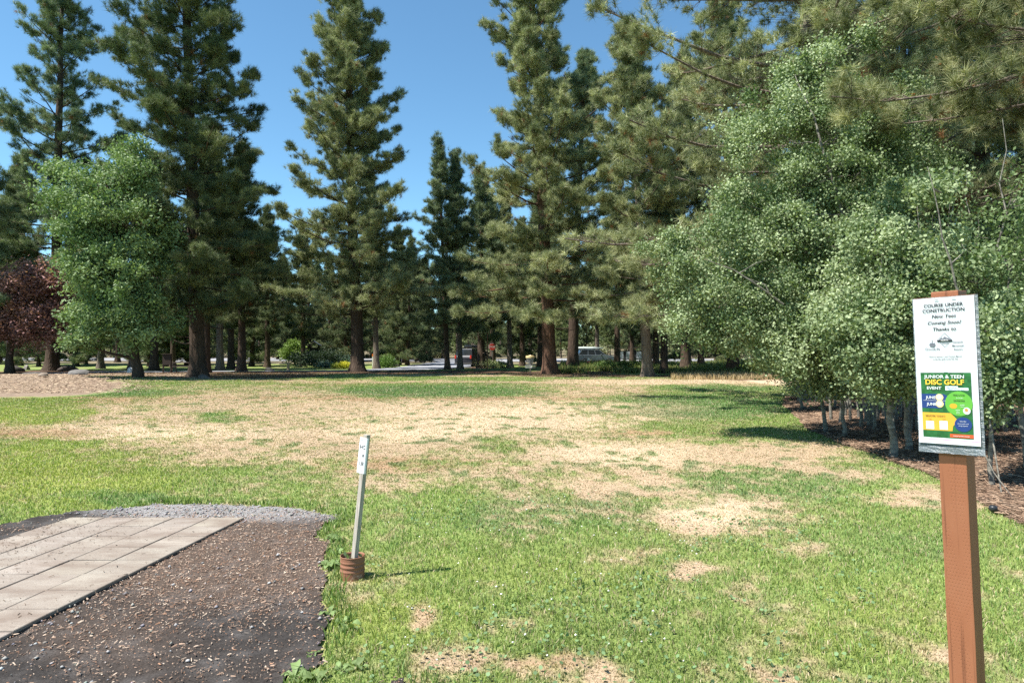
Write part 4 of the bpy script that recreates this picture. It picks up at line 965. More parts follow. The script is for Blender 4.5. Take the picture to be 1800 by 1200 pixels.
    def flat(poly, y=.0012, c=GY): 
        em.col = c; em.add([(p[0], fy-.0203-y, p[1]) for p in poly], [tuple(range(len(poly)))])
    cx, cz = .0005, 1.692
    for a_, b_ in (((0, .026), (.024, 0)), ((.024, 0), (0, -.026)), ((0, -.026), (-.024, 0)), ((-.024, 0), (0, .026))):
        t_ = .0011; flat([(cx+a_[0], cz+a_[1]), (cx+b_[0], cz+b_[1]), (cx+b_[0]*(1-t_*60), cz+b_[1]*(1-t_*60)), (cx+a_[0]*(1-t_*60), cz+a_[1]*(1-t_*60))])
    flat([(cx-.021, cz-.001), (cx-.010, cz+.008), (cx-.006, cz+.005), (cx+.001, cz+.012), (cx+.008, cz+.006), (cx+.012, cz+.007), (cx+.021, cz-.001)], .0014)
    flat([(cx-.024, cz-.0065), (cx+.024, cz-.0065), (cx+.024, cz-.001), (cx-.024, cz-.001)], .0016, K)
    flat([(cx-.010, cz-.013), (cx+.012, cz-.013), (cx+.012, cz-.011), (cx-.010, cz-.011)])
    ax_, az_ = -.040, 1.676
    flat([(ax_+.010*math.cos(t), az_+.0085*math.sin(t)) for t in np.linspace(math.pi*.95, math.pi*2.15, 14)]); flat([(ax_-.009, az_+.003), (ax_-.002, az_-.001), (ax_+.001, az_+.004), (ax_-.004, az_+.007)], .0014); flat([(ax_+.0, az_+.003), (ax_+.010, az_+.001), (ax_+.008, az_+.007)], .0014)
    flat([(ax_-.0008, az_+.004), (ax_+.0008, az_+.004), (ax_+.0008, az_+.018), (ax_-.0008, az_+.018)])
    em.build('emblem', M['print'], ps)
    # flyer artwork, layered 0.4 mm apart
    fz = Z0+.012; FY = fy-.0223
    ar = MB()
    def sh(poly, lay, c): ar.col = c; ar.add([(p[0], FY-.0006-.0004*lay, p[1]) for p in poly], [tuple(range(len(poly)))])
    def disc(x, z, rx, rz, lay, c, n=28): sh([(x+rx*math.cos(2*math.pi*k/n), z+rz*math.sin(2*math.pi*k/n)) for k in range(n)], lay, c)
    def rect(x0, x1, z0, z1, lay, c): sh([(x0, z0), (x1, z0), (x1, z1), (x0, z1)], lay, c)
    GRN, NAVY, LIM, ORA, RED, WHT, YEL = (.022, .115, .035), (.018, .045, .18), (.11, .36, .05), (.65, .30, .02), (.58, .09, .03), (.58, .60, .62), (.66, .36, .045)
    L_, R_, T_, B_ = -.083, .077, fz+.257, fz+.022
    nb_ = 14                                                         # mottled turf of the flyer
    rg = random.Random(4)
    for i in range(nb_):
        for j in range(20):
            k = rg.uniform(.75, 1.25); rect(L_+(R_-L_)*i/nb_, L_+(R_-L_)*(i+1)/nb_, B_+(T_-B_)*j/20, B_+(T_-B_)*(j+1)/20, 0, tuple(q*k for q in GRN))
    sh([(L_, fz+.128), (L_+.062, fz+.128), (L_+.078, fz+.145), (L_+.085, fz+.172), (L_+.074, fz+.180), (L_, fz+.180)], 1, NAVY)
    disc(.036, fz+.147, .043, .044, 2, LIM); rect(.036, R_, fz+.105, fz+.189, 1, LIM) if False else None
    sh([(L_, fz+.048), (L_+.095, fz+.048), (L_+.098, fz+.066), (L_+.116, fz+.085), (L_+.092, fz+.112), (L_, fz+.112)], 1, YEL)
    disc(.047, fz+.073, .027, .026, 3, NAVY)
    rect(.004, R_, fz+.026, fz+.038, 2, RED)
    for q, zz_ in ((0, fz+.168), (1, fz+.144)): disc(-.024, zz_, .0125, .0125, 3, (.80, .60, .28)); disc(-.025, zz_+.001, .0095, .0095, 4, (.86, .72, .46))
    rect(L_+.006, -.004, fz+.1555, fz+.1565, 4, WHT)
    rect(-.072, -.046, fz+.052, fz+.081, 2, (.72, .72, .74)); rect(-.028, -.002, fz+.052, fz+.083, 2, (.72, .72, .74))
    disc(.019, fz+.138, .0115, .0085, 3, (.85, .33, .03)); disc(.060, fz+.122, .0115, .0125, 3, WHT); disc(.059, fz+.125, .005, .006, 4, (.72, .25, .07))
    rect(-.004, .036, fz+.202, fz+.209, 1, (.65, .78, .84)); rect(-.004, .068, fz+.194, fz+.203, 1, (.65, .78, .84))
    rect(-.092, .096, fz+.006, fz+.0165, 1, (.62, .33, .58)); rect(-.006, .082, fz+.005, fz+.0125, 2, WHT)
    ar.build('artwork', M['print'], pf)
    J = Matrix.Translation((0, FY-.003, 0)); Wt = (.62, .64, .66); Dk = (.03, .05, .03)
    lettering([('JUNIOR & TEEN', -.006, fz+.2375, .0118, Wt, dict(b=.03, w=1.12, y=0)), ('DISC GOLF', -.006, fz+.2145, .0185, (.86, .52, .06), dict(b=.035, w=.98, y=0)), ('EVENT', -.040, fz+.1965, .0105, Wt, dict(b=.03, w=1.1, y=0)),
               ('JUNE', -.052, fz+.1625, .0100, Wt, dict(b=.03, y=0)), ('JUNE', -.050, fz+.1385, .0100, Wt, dict(b=.03, y=0)), ('FREE & FUN', .038, fz+.175, .0050, Dk, dict(b=.02, y=0)), ('DIVISIONS', .038, fz+.155, .0055, Dk, dict(b=.02, y=0)),
               ('for all ages', .040, fz+.166, .0036, Wt, dict(y=0)), ('junior', .048, fz+.141, .0045, Wt, dict(y=0)), ('teen', .048, fz+.135, .0045, Wt, dict(y=0)), ('prizes', .033, fz+.123, .0040, Wt, dict(y=0)), ('discs', .033, fz+.117, .0040, Wt, dict(y=0)), ('food', .033, fz+.111, .0040, Wt, dict(y=0)),
               ('REGISTER TODAY!', -.040, fz+.098, .0056, Dk, dict(b=.02, y=0)), ('single', -.058, fz+.087, .0038, Dk, dict(y=0)), ('team', -.012, fz+.088, .0038, Dk, dict(y=0)),
               ('Saturday', .047, fz+.083, .0042, Wt, dict(y=0)), ('all are welcome', .047, fz+.0745, .0040, Wt, dict(y=0)), ('bring friends', .047, fz+.067, .0040, Wt, dict(y=0)), ('hosted at the course', .040, fz+.030, .0044, Wt, dict(b=.01, y=0)),
               ('ages 6 and up', .016, fz+.2035, .0040, NAVY, dict(b=.02, y=0)), ('players of every level', .030, fz+.1965, .0042, NAVY, dict(b=.02, y=0))], pf, M['print'], 'lettering', J)
    # staples
    st = MB()
    for x, z in ((-.02, Z1-.008), (.035, Z1-.006), (.0, Z0+.27)): st.box((x, fy-.0225, z), (.012, .0012, .0012))
    st.build('staple', M['dark_steel'], root)
notice_post()
# ------------------------------------------------------------------ hole marker
def hole_marker():
    x, y, z = G(621, 1013)
    root = thing('hole_marker', 'leaning grey stake with a white numbered plate set in a rusty can', 'marker', (x, y, z))
    m, n, l, b = newmat('rusty_can'); v = objvec(n, l)
    c = mixc(n, l, noise(n, l, 16, 6, v, .7), (.13, .05, .028), (.34, .155, .085)); c = mixc(n, l, ramp(n, l, noise(n, l, 9, 4, v), [(.60, 0.), (.68, .8)]), c, (.55, .42, .33))
    l.new(c, b.inputs['Base Color']); b.inputs['Roughness'].default_value = .7; bump(n, l, b, noise(n, l, 60, 4, v), .4, .002)
    prof = [(.060, -.03), (.086, -.03)]
    k = 0; zz = -.02
    while zz < .158:
        rib = .0022*math.sin((zz-.05)/.0165*math.pi) if .052 < zz < .128 else 0
        prof.append((.0865+rib, zz)); zz += .0035
    prof += [(.0885, .158), (.0885, .164), (.0855, .164), (.0850, .150), (.084, .128)]
    can = MB().lathe(prof, 48).build('rusty_can', m, root, smooth=True)
    so_ = MB(); ring = [(0, 0, .136)]+[(.084*math.cos(t), .084*math.sin(t), .129+.006*math.sin(t*3)) for t in np.linspace(0, 2*math.pi, 24, endpoint=False)]
    so_.add(ring, [(0, 1+i, 1+(i+1) % 24) for i in range(24)]); so_.build('soil_fill', simple('can_soil', (.10, .065, .045), .95, 0, .5, 30), root)
    rng = np.random.default_rng(6); n_ = 16; a = rng.uniform(0, 6.28, n_); q = np.stack([.05*np.cos(a), .05*np.sin(a), np.full(n_, .155)], 1)
    leaves_obj('weed_leaf', q+rng.normal(0, .012, (n_, 3)), np.full(n_, .022), np.array([[.16, .22, .10]])*rng.uniform(.7, 1.3, (n_, 1)), rng, 1.2, 'quad', root)
    wood = newmat('weathered_wood'); m, n, l, b = wood; v = objvec(n, l, (1, 1, .06))
    l.new(ramp(n, l, noise(n, l, 60, 5, v, .65), [(.3, (.20, .175, .14)), (.55, (.40, .365, .315)), (.75, (.52, .49, .44))]), b.inputs['Base Color']); b.inputs['Roughness'].default_value = .85; bump(n, l, b, noise(n, l, 90, 4, v), .5, .003)
    Lq = Matrix.Translation((.004, -.02, .0)) @ Matrix.Rotation(.098, 4, 'Y') @ Matrix.Rotation(R(-34), 4, 'Z')   # leans to the right
    sb = MB(); h0, h1 = .09, 1.045; w = .0175
    sb.add([Lq @ Vector((a_*w, b_*w*1.05, zc)) for zc in (h0, h1) for (a_, b_) in ((-1, -1), (1, -1), (1, 1), (-1, 1))], [(0, 1, 5, 4), (1, 2, 6, 5), (2, 3, 7, 6), (3, 0, 4, 7), (3, 2, 1, 0), (4, 5, 6, 7)])
    sb.build('stake', m, root, bevel=.0015)
    # plate screwed to the left face, its right edge bent round the corner
    mw = simple('white_plate', (.80, .81, .83), .35, 0, .04, 12)
    pb = MB(); Z0, Z1, tw = .765, 1.022, .003; yf = -w*1.05-.0018
    prof = [(-.046, yf), (.020, yf), (.026, yf+.004), (.028, yf+.016), (.028-tw, yf+.016), (.026-tw, yf+.006), (.019, yf+tw), (-.046, yf+tw)]
    vs = [Lq @ Vector((px_, py_, zc)) for zc in (Z0, Z1) for (px_, py_) in prof]; k = len(prof)
    pb.add(vs, [(i, (i+1) % k, k+(i+1) % k, k+i) for i in range(k)]+[tuple(range(k))[::-1], tuple(range(k, 2*k))])
    pl_ = pb.build('plate', mw, root)
    K = (.02, .02, .025); GY = (.22, .22, .25)
    I = Lq @ Matrix.Translation((0, yf, 0))
    lettering([('HC', -.010, .940, .030, K, dict(b=.02, w=.95)), ('#', .002, .885, .024, K, dict(b=.02, w=.9)), ('138', -.009, .822, .030, K, dict(b=.02, w=.80)), ('ADOPT A', -.013, .982, .009, GY, dict(w=.8, b=.01))], pl_, M['print'], 'lettering', I)
    bd = MB(); bd.col = (.06, .06, .07)
    for (x0, x1, z0, z1) in ((-.038, .012, 1.003, 1.0055), (-.038, .012, .781, .7835), (-.038, -.0362, .7835, 1.003), (.0105, .012, .7835, 1.003)):
        bd.add([I @ Vector((a_, -.0010, b_)) for a_, b_ in ((x0, z0), (x1, z0), (x1, z1), (x0, z1))], [(0, 1, 2, 3)])
    bd.build('border_line', M['print'], pl_)
hole_marker()
# ------------------------------------------------------------------ disc golf basket
def basket():
    x, y, z = G(932, 660.5)
    root = thing('disc_golf_basket', 'disc golf basket with a tan rim and hanging chains left of the reddish trunk', 'disc golf basket', (x, y, z))
    MB().tube([(0, 0, -.1), (0, 0, 1.36)], .03, 10).build('pole', M['steel'], root, smooth=True)
    tan = simple('tan_band', (.62, .47, .24), .5)
    MB().lathe([(.27, 1.16), (.285, 1.16), (.285, 1.29), (.27, 1.29), (.10, 1.315), (.03, 1.33)], 32).build('top_band', tan, root, smooth=False)
    ch = MB()
    for r, n in ((.24, 18), (.15, 12)):
        for k in range(n):
            a = 2*math.pi*k/n
            p = [(r*(1-.0*t)*math.cos(a)*(1-.72*s), r*math.sin(a)*(1-.72*s), 1.17-.52*t) for t, s in ((0, 0), (.25, .08), (.5, .25), (.75, .55), (1, 1))]
            ch.tube(p, .009, 4)
    ch.build('chains', M['steel'], root)
    bk = MB()
    for zz in (.52, .60, .68): bk.tube([(.33*math.cos(t), .33*math.sin(t), zz) for t in np.linspace(0, 2*math.pi, 29)], .011, 5, False)
    for k in range(24):
        a = 2*math.pi*k/24; ca, sa = math.cos(a), math.sin(a); bk.tube([(.03*ca, .03*sa, .50), (.33*ca, .33*sa, .52), (.33*ca, .33*sa, .69)], .006, 4)
    bk.tube([(.2*math.cos(t), .2*math.sin(t), .51) for t in np.linspace(0, 2*math.pi, 25)], .006, 4, False)
    bk.build('basket', M['steel'], root)
basket()
# ------------------------------------------------------------------ vehicles
def carpaint(name, c, metal=.4):
    m, n, l, b = newmat(name); l.new(mixc(n, l, noise(n, l, 3, 3, objvec(n, l)), tuple(k*.9 for k in c), c), b.inputs['Base Color']); b.inputs['Roughness'].default_value = .3; b.inputs['Metallic'].default_value = metal; b.inputs['Coat Weight'].default_value = .6; return m
def glassm():
    m, n, l, b = newmat('car_glass'); l.new(mixc(n, l, noise(n, l, 2, 2, objvec(n, l)), (.012, .016, .018), (.03, .035, .04)), b.inputs['Base Color']); b.inputs['Roughness'].default_value = .08; b.inputs['Specular IOR Level'].default_value = .8; return m
M['glass'] = glassm(); M['rubber'] = simple('rubber', (.02, .02, .02), .85); M['rim'] = simple('alloy', (.45, .46, .47), .35, .8)
M['red_lens'] = simple('red_lens', (.40, .03, .02), .2); M['clear_lens'] = simple('clear_lens', (.7, .72, .74), .15)
def car(name, label, cat, loc, rz, paint, prof, cab, W, wheels, wr, rear=False, trim=(.05, .05, .05)):
    """prof: side outline (x, z) of the body below the windows; cab: outline of the glasshouse; the car points to +x"""
    root = thing(name, label, cat, loc, rz)
    arch = []
    b = MB(); M_ = Matrix.Identity(4)
    b.prism(prof, -W/2, W/2); b.build('body', paint, root, bevel=.06, seg=3, smooth=False)
    # glasshouse tapers inward: dark glass with painted roof and pillars
    n = len(cab); t = .13; zb = min(p[1] for p in cab); zt = max(p[1] for p in cab)
    g = MB(); off = lambda z: t*(z-zb)/(zt-zb)+.035
    vs = [(p[0], -W/2+off(p[1]), p[1]) for p in cab]+[(p[0], W/2-off(p[1]), p[1]) for p in cab]
    fs = [tuple(range(n)), tuple(range(2*n-1, n-1, -1))]+[(i, i+n, (i+1) % n+n, (i+1) % n) for i in range(n)]
    g.add(vs, fs); g.build('window', M['glass'], root, bevel=.03)
    r = MB(); top = [p for p in cab if p[1] > zt-.12]; x0, x1 = min(p[0] for p in top), max(p[0] for p in top)
    r.prism([(x0-.05, zt-.035), (x1+.03, zt-.035), (x1-.02, zt+.03), ((x0+x1)/2, zt+.05), (x0+.03, zt+.035)], -W/2+t+.01, W/2-t-.01); r.build('roof', paint, root, bevel=.02)
    for s in (-1, 1):
        p_ = MB()
        bot = sorted(p[0] for p in cab if p[1] < zb+.1); 
        cols = [(bot[0]+.02, x0+.02), ((bot[0]+bot[-1])/2-.45, (x0+x1)/2-.32), ((bot[0]+bot[-1])/2+.45, (x0+x1)/2+.40), (bot[-1]-.02, x1-.02)]
        for (xb, xt) in cols:
            a_ = Vector((xb, s*(W/2-off(zb)+.006), zb)); c_ = Vector((xt, s*(W/2-off(zt)+.006), zt)); d_ = Vector((.045, 0, 0))
            p_.add([a_-d_, a_+d_, c_+d_, c_-d_]+[q-Vector((0, s*.03, 0)) for q in (a_-d_, a_+d_, c_+d_, c_-d_)], [(0, 1, 2, 3), (7, 6, 5, 4), (0, 4, 5, 1), (1, 5, 6, 2), (2, 6, 7, 3), (3, 7, 4, 0)])
        p_.build('pillars', paint, root)
    tr = MB(); xm, xM = min(p[0] for p in prof), max(p[0] for p in prof)
    tr.box(((xm+xM)/2, 0, .34), (xM-xm+.02, W+.03, .16)); tr.build('sill_trim', simple('trim', trim, .7), root, bevel=.03)
    for wx in wheels:
        for s in (-1, 1):
            Mx = Matrix.Translation((wx, s*(W/2-.10), wr)) @ Matrix.Rotation(R(90), 4, 'X')
            w_ = MB().lathe([(wr*.62, -.11), (wr*.95, -.12), (wr, -.07), (wr, .07), (wr*.95, .12), (wr*.62, .11)], 26)
            w_.v = [tuple(Mx @ Vector(p)) for p in w_.v]; tw_ = w_.build('wheel', M['rubber'], root, smooth=True)
            ri = MB(); ri.lathe([(.001, -.10), (wr*.2, -.11), (wr*.63, -.085), (wr*.63, .085), (wr*.2, .11), (.001, .10)], 20); ri.v = [tuple(Mx @ Vector(p)) for p in ri.v]; ri.build('rim', M['rim'], tw_)
    for s in (-1, 1):
        MB().box((xM-.09, s*(W/2-.25), .78), (.20, .34, .15)).build('headlight', M['clear_lens'], root, bevel=.03)
        MB().box((xm+.05, s*(W/2-.12), 1.0), (.13, .18, .34)).build('tail_light', M['red_lens'], root, bevel=.03)
        mm = MB(); mm.box((x1+.10, s*(W/2+.09), zb+.07), (.12, .2, .14)); mm.build('wing_mirror', paint, root, bevel=.03)
    return root, x0, x1, zt
sil = carpaint('silver_paint', (.15, .18, .205)); drk = carpaint('black_paint', (.012, .014, .020), .2)
prof = [(-2.28, .38), (2.28, .38), (2.33, .62), (2.22, .84), (1.45, .98), (1.0, 1.02), (-2.2, 1.05), (-2.33, .8)]
cab = [(-2.18, 1.04), (1.0, 1.01), (.35, 1.50), (-.2, 1.56), (-1.7, 1.55)]
lc = pl(1046, 77)
rt, x0, x1, zt = car('parked_car', 'silver estate car with a roof rack parked behind the big dark trunk', 'car', lc, R(8), sil, prof, cab, 1.82, (-1.42, 1.42), .34)
rk = MB()
for s in (-1, 1): rk.tube([(x0, s*.62, zt+.10), (x1-.3, s*.62, zt+.10)], .022, 6)
for xx in (x0+.3, x1-.6): rk.box((xx, 0, zt+.13), (.06, 1.5, .04))
rk.build('roof_rack', M['dark_steel'], rt)
kb = MB(); kb.tube([(-2.25, -.2, zt+.22), (-1.9, -.2, zt+.20), (-.4, -.2, zt+.19), (.9, -.2, zt+.22)], [.05, .17, .18, .04], 10); kb.tube([(-2.25, .3, zt+.22), (-1.9, .3, zt+.20), (-.4, .3, zt+.19), (.9, .3, zt+.22)], [.05, .15, .16, .04], 10)
o = kb.build('kayak_pair', simple('pale_kayak', (.50, .56, .54), .4), None, smooth=True); o.location = lc; o.rotation_euler = (0, 0, R(8)); tag(o, 'pale long load lying on the roof rack of the silver car', 'roof load')
prof2 = [(-2.3, .42), (2.3, .42), (2.38, .80), (2.25, 1.02), (1.35, 1.14), (-2.25, 1.16), (-2.38, .9)]
cab2 = [(-2.24, 1.15), (1.30, 1.13), (.75, 1.72), (.2, 1.80), (-2.0, 1.80)]
lc = pl(833, 70)
rt, x0, x1, zt = car('dark_van', 'black van seen from behind beside the slim pair of pines', 'van', lc, R(66), drk, prof2, cab2, 1.95, (-1.45, 1.45), .37)
rk = MB()
for s in (-1, 1): rk.tube([(x0+.1, s*.68, zt+.12), (x1-.4, s*.68, zt+.12)], .03, 6)
for xx in (x0+.4, x0+1.2, x1-.8): rk.box((xx, 0, zt+.15), (.08, 1.6, .05))
rk.build('roof_rack', M['dark_steel'], rt); MB().box((x0+1.2, -.1, zt+.27), (1.5, .9, .2)).build('roof_box', drk, rt, bevel=.06)
# ------------------------------------------------------------------ signs and posts
def stop_sign():
    x, y, z = pl(865, 72.5)
    root = thing('stop_sign', 'red octagonal stop sign in front of a dark trunk', 'road sign', (x, y, z), R(12))
    MB().box((0, .035, 1.0), (.07, .05, 2.3)).build('sign_post', M['steel'], root)
    red = simple('sign_red', (.62, .045, .03), .45, 0, .06)
    zc = 2.0; oct_ = lambda r: [(r*math.cos(R(22.5+45*k)), zc+r*math.sin(R(22.5+45*k))) for k in range(8)]
    MB().prism(oct_(.40), -.006, .006).build('white_rim', simple('sign_white', (.8, .8, .8), .4), root)
    p = MB().prism(oct_(.375), -.010, -.0062).build('octagon', red, root)
    lettering([('STOP', 0, zc-.11, .24, (.8, .8, .8), dict(b=.02, y=.0, w=.85))], p, M['print'], 'lettering', Matrix.Translation((0, -.0125, 0)))
stop_sign()
x, y, z = pl(857, 58.5)
r = thing('thin_post', 'thin rust-brown post standing in front of the dark van', 'post', (x, y, z))
MB().tube([(0, 0, -.2), (0, 0, 3.15)], .035, 8).build('pole', simple('rusty_steel', (.17, .065, .035), .8, 0, .35, 12), r); MB().box((0, 0, .02), (.22, .22, .06)).build('foot_plate', M['dark_steel'], r)
x, y, z = pl(868, 59)
r = thing('short_stake', 'short dark stake among the low plants below the stop sign', 'stake', (x, y, z))
MB().box((0, 0, .16), (.04, .04, .36)).build('stake', M['dark_steel'], r); MB().box((0, 0, .345), (.06, .06, .03)).build('cap', M['dark_steel'], r)
x, y, z = pl(230, 51)
r = thing('lamp_post', 'thin dark pole on a small white base left of the leaning trunk', 'post', (x, y, z))
MB().tube([(0, 0, -.1), (0, 0, 2.6)], .055, 8).build('pole', M['dark_steel'], r); MB().lathe([(.22, -.05), (.24, .0), (.20, .30), (.06, .42)], 14).build('base', simple('painted_concrete', (.55, .55, .55), .8), r)
x, y, z = pl(655, 66)
r = thing('marker_post', 'orange-tipped white marker post by the grey trunk', 'post', (x, y, z))
MB().box((0, 0, .50), (.09, .03, 1.2)).build('stake', simple('marker_white', (.72, .70, .64), .6), r); MB().box((0, 0, 1.21), (.10, .04, .24)).build('tip', simple('marker_orange', (.75, .20, .03), .5), r)
x, y, z = pl(1034.5, 70.5)
r = thing('yard_sign', 'small white and red sign stuck in the grass before the silver car', 'sign', (x, y, z))
MB().box((0, 0, .70), (.30, .012, .30)).build('upper_panel', simple('panel_white', (.78, .74, .74), .5), r); MB().box((0, 0, .44), (.34, .012, .20)).build('lower_panel', simple('panel_red', (.60, .05, .09), .5), r)
for s in (-1, 1): MB().tube([(s*.12, .012, -.1), (s*.12, .012, .6)], .008, 5).build('leg', M['dark_steel'], r)
def notice_board():
    x, y, z = pl(293.5, 51.5)
    r = thing('notice_board', 'dark notice board on two legs under the trees', 'notice board', (x, y, z))
    wd = simple('dark_wood', (.035, .022, .016), .8)
    MB().box((0, 0, .98), (.62, .05, .80)).build('panel', wd, r, bevel=.01); MB().box((0, -.02, 1.41), (.74, .20, .05)).build('cap_board', wd, r)
    for s in (-1, 1): MB().box((s*.29, .05, .65), (.09, .09, 1.5)).build('leg', wd, r)
notice_board()
def picnic_table():
    x, y, z = pl(321, 53)
    r = thing('picnic_table', 'dark picnic table with something pale on it beside the broad trunk', 'table', (x, y, z), R(10))
    wd = simple('weathered_table', (.11, .085, .07), .8, 0, .3, 10)
    t = MB()
    for k in range(5): t.box((0, -.30+.15*k, .74), (1.8, .14, .04))
    t.build('tabletop', wd, r)
    for s in (-1, 1):
        b = MB(); b.box((0, s*.70, .44), (1.8, .26, .04)); b.build('seat', wd, r)
        q = MB(); q.tube([(s*.62, -.62, -.02), (s*.62, -.12, .72)], .05, 6); q.tube([(s*.62, .62, -.02), (s*.62, .12, .72)], .05, 6); q.box((s*.62, 0, .40), (.06, 1.5, .09)); q.build('leg_frame', wd, r)
    o = MB().box((-.3, 0, .82), (.34, .26, .11)).box((.15, .06, .80), (.2, .2, .07)).build('cloth_bundle', simple('pale_cloth', (.55, .55, .54), .9), None, bevel=.03); o.location = (x, y, z); o.rotation_euler = (0, 0, R(10)); tag(o, 'pale bundle lying on the dark picnic table', 'bundle')
picnic_table()
def panel_board():
    x, y, z = pl(1110, 77.5)
    r = thing('panel_board', 'long board of pale grey panels between dark posts beyond the weeds', 'notice board', (x, y, z), R(-3))
    pn = simple('pale_panel', (.42, .46, .52), .5, 0, .1); fr = simple('panel_frame', (.03, .03, .035), .7)
    for k, (a, b) in enumerate(((-1.25, -.92), (-.62, -.10), (.55, 1.35))): MB().box(((a+b)/2, -.03, .98), (b-a, .05, .80)).build('panel', pn, r)
    for a, b in ((-.92, -.62), (-.10, .20), (.28, .55)): MB().box(((a+b)/2, .0, .72), (b-a-.006, .10, 1.45)).build('post', fr, r)
    MB().box((.05, .02, 1.45), (2.8, .16, .08)).build('top_rail', fr, r); MB().box((.05, .055, .52), (2.75, .05, .08)).build('bottom_rail', fr, r)
panel_board()
def kiosk():
    x, y, z = pl(552, 74.5)
    r = thing('kiosk', 'dark narrow kiosk with a small pitched roof behind the spreading juniper', 'kiosk', (x, y, z), R(6))
    wd = simple('kiosk_wood', (.022, .020, .018), .8); rf_ = simple('kiosk_roof', (.10, .12, .14), .6)
    for s in (-1, 1): MB().box((s*.48, 0, 1.1), (.12, .12, 2.3)).build('post', wd, r)
    MB().box((0, 0, 1.30), (.86, .08, 1.2)).build('panel', wd, r)
    q = MB(); q.prism([(-.75, 2.15), (0, 2.62), (.75, 2.15), (.75, 2.08), (0, 2.54), (-.75, 2.08)], -.45, .45); q.build('roof', rf_, r)
kiosk()
x, y, z = G(507, 650.5)
r = thing('tree_stump_post', 'short pale wooden post with a wide top by the path', 'post', (x, y, z))
sw = simple('stump_wood', (.36, .28, .20), .85, 0, .25, 6)
MB().lathe([(.15, -.1), (.13, .0), (.12, .5), (.001, .52)], 14).build('stem', sw, r); q = MB().box((-.25, 0, .60), (.95, .30, .16)); q.build('top_slab', sw, r, bevel=.03)
# ------------------------------------------------------------------ rocks, weeds, sprinkler
def rock(name, label, loc, s, seed, col=(.20, .185, .17), group=None):
    bm = bmesh.new(); bmesh.ops.create_icosphere(bm, subdivisions=4, radius=1)
    r_ = np.random.default_rng(seed); ds = unit(r_.normal(0, 1, (9, 3))); of = r_.uniform(.55, .95, 9)
    for v in bm.verts:
        p = np.array(v.co); k = np.min(np.where(ds @ p > .2, of/np.maximum(ds @ p, .2), 9)); p = p*min(k, 1.0)*(1+.06*(fbm(np.array([p[0]*3+seed]), np.array([p[1]*3+p[2]*2]), seed, 3)[0]-.5))
        v.co = Vector((p[0]*s[0], p[1]*s[1], max(p[2], -.4)*s[2]))
    me = bpy.data.meshes.new(name); bm.to_mesh(me); bm.free()
    a = me.attributes.new('tint', 'FLOAT_COLOR', 'POINT'); a.data.foreach_set('color', np.tile(np.array([*[k*.55 for k in col], 1.]), len(me.vertices)))
    me.materials.append(M['stone']); o = bpy.data.objects.new(name, me); C.objects.link(o); o.location = loc; o.rotation_euler[2] = seed
    return tag(o, label, 'rock', group)
GB = 'rocks at the left edge of the lawn'
rock('rock', 'dark rock at the foot of the grey pine in the purple tree', G(28, 653.5), (.65, .5, .5), 1, (.14, .13, .12), GB)
rock('rock', 'light rounded rock right of the dark rock at far left', G(46, 650), (.35, .3, .45), 2, (.34, .31, .28), GB)
rock('rock', 'low flat grey boulder on the tan bark mulch', G(140, 668), (.66, .55, .34), 3, (.24, .23, .22), GB)
rock('rock', 'flat dark slab of rock at the edge of the path', G(60, 660), (.75, .5, .24), 4, (.17, .16, .15), GB)
rock('rock', 'small tan rock half sunk in the bark mulch', G(78, 671.5), (.34, .28, .2), 5, (.36, .29, .23), GB)
rock('rock', 'dark rock at the foot of the broad dark pine', G(358, 668), (.42, .3, .26), 6, (.20, .17, .15), GB)
rock('rock', 'grey rock between the leaning trunk and the thick trunk', G(120, 652), (.8, .4, .4), 7, (.16, .13, .12), GB)
rock('rock', 'small dark rock between the yellow flower clumps', G(596, 646), (.5, .4, .32), 8, (.08, .075, .07), GB)
rock('rock', 'dark rocks at the bend of the drive by the round shrub', G(694, 644.5), (.6, .45, .38), 9, (.09, .08, .07), GB)
rock('rock', 'pair of dark rocks right of the low plants under the stop sign', G(880, 642), (.9, .4, .34), 10, (.07, .065, .06), GB)
rock('rock', 'small dark rock in the grass right of the stop sign', G(883, 646), (.30, .3, .22), 11, (.07, .065, .06), GB)
rock('rock', 'dark low rock on the grass near the pale short post', G(473, 651), (.55, .35, .28), 12, (.06, .06, .055), GB)
x, y, z = G(1743, 902)
r = thing('sprinkler_head', 'small black round sprinkler head at the edge of the mulch bed', 'sprinkler', (x, y, z))
pk = simple('black_plastic', (.022, .024, .028), .4)
MB().lathe([(.012, -.06), (.012, .035), (.018, .040)], 14).build('riser', pk, r, smooth=True); MB().lathe([(.001, .03), (.030, .032), (.038, .048), (.038, .072), (.028, .086), (.001, .090)], 20).build('cap', pk, r, smooth=True)
def weed(loc, n, ln, seed, rz):
    rng = random.Random(seed); mb = MB()
    for k in range(n):
        a = 6.28*k/n+rng.uniform(-.3, .3); L = ln*rng.uniform(.6, 1.1); w = L*rng.uniform(.20, .30); rise = rng.uniform(.15, .6)
        ca, sa = math.cos(a), math.sin(a); pts = []
        k_ = rng.uniform(.7, 1.25); mb.col = (.17*k_, .245*k_, .09*k_)
        for t, ww in ((0, .12), (.25, .55), (.5, 1), (.75, .8), (1, .05)):
            h = L*(rise*math.sin(t*2.4)*.8+.05); wob = rng.uniform(-.012, .012)
            c = (L*t*ca, L*t*sa, h)
            pts += [(c[0]-sa*w*ww, c[1]+ca*w*ww, h+w*.25*ww+wob), (c[0], c[1], h), (c[0]+sa*w*ww, c[1]-ca*w*ww, h+w*.25*ww-wob)]
        mb.add(pts, [(3*i+j, 3*i+j+1, 3*i+j+4, 3*i+j+3) for i in range(4) for j in (0, 1)])
    o = mb.build('broadleaf_weed', M['leaf'], None, smooth=True); o.location = loc; o.rotation_euler[2] = rz
    return o
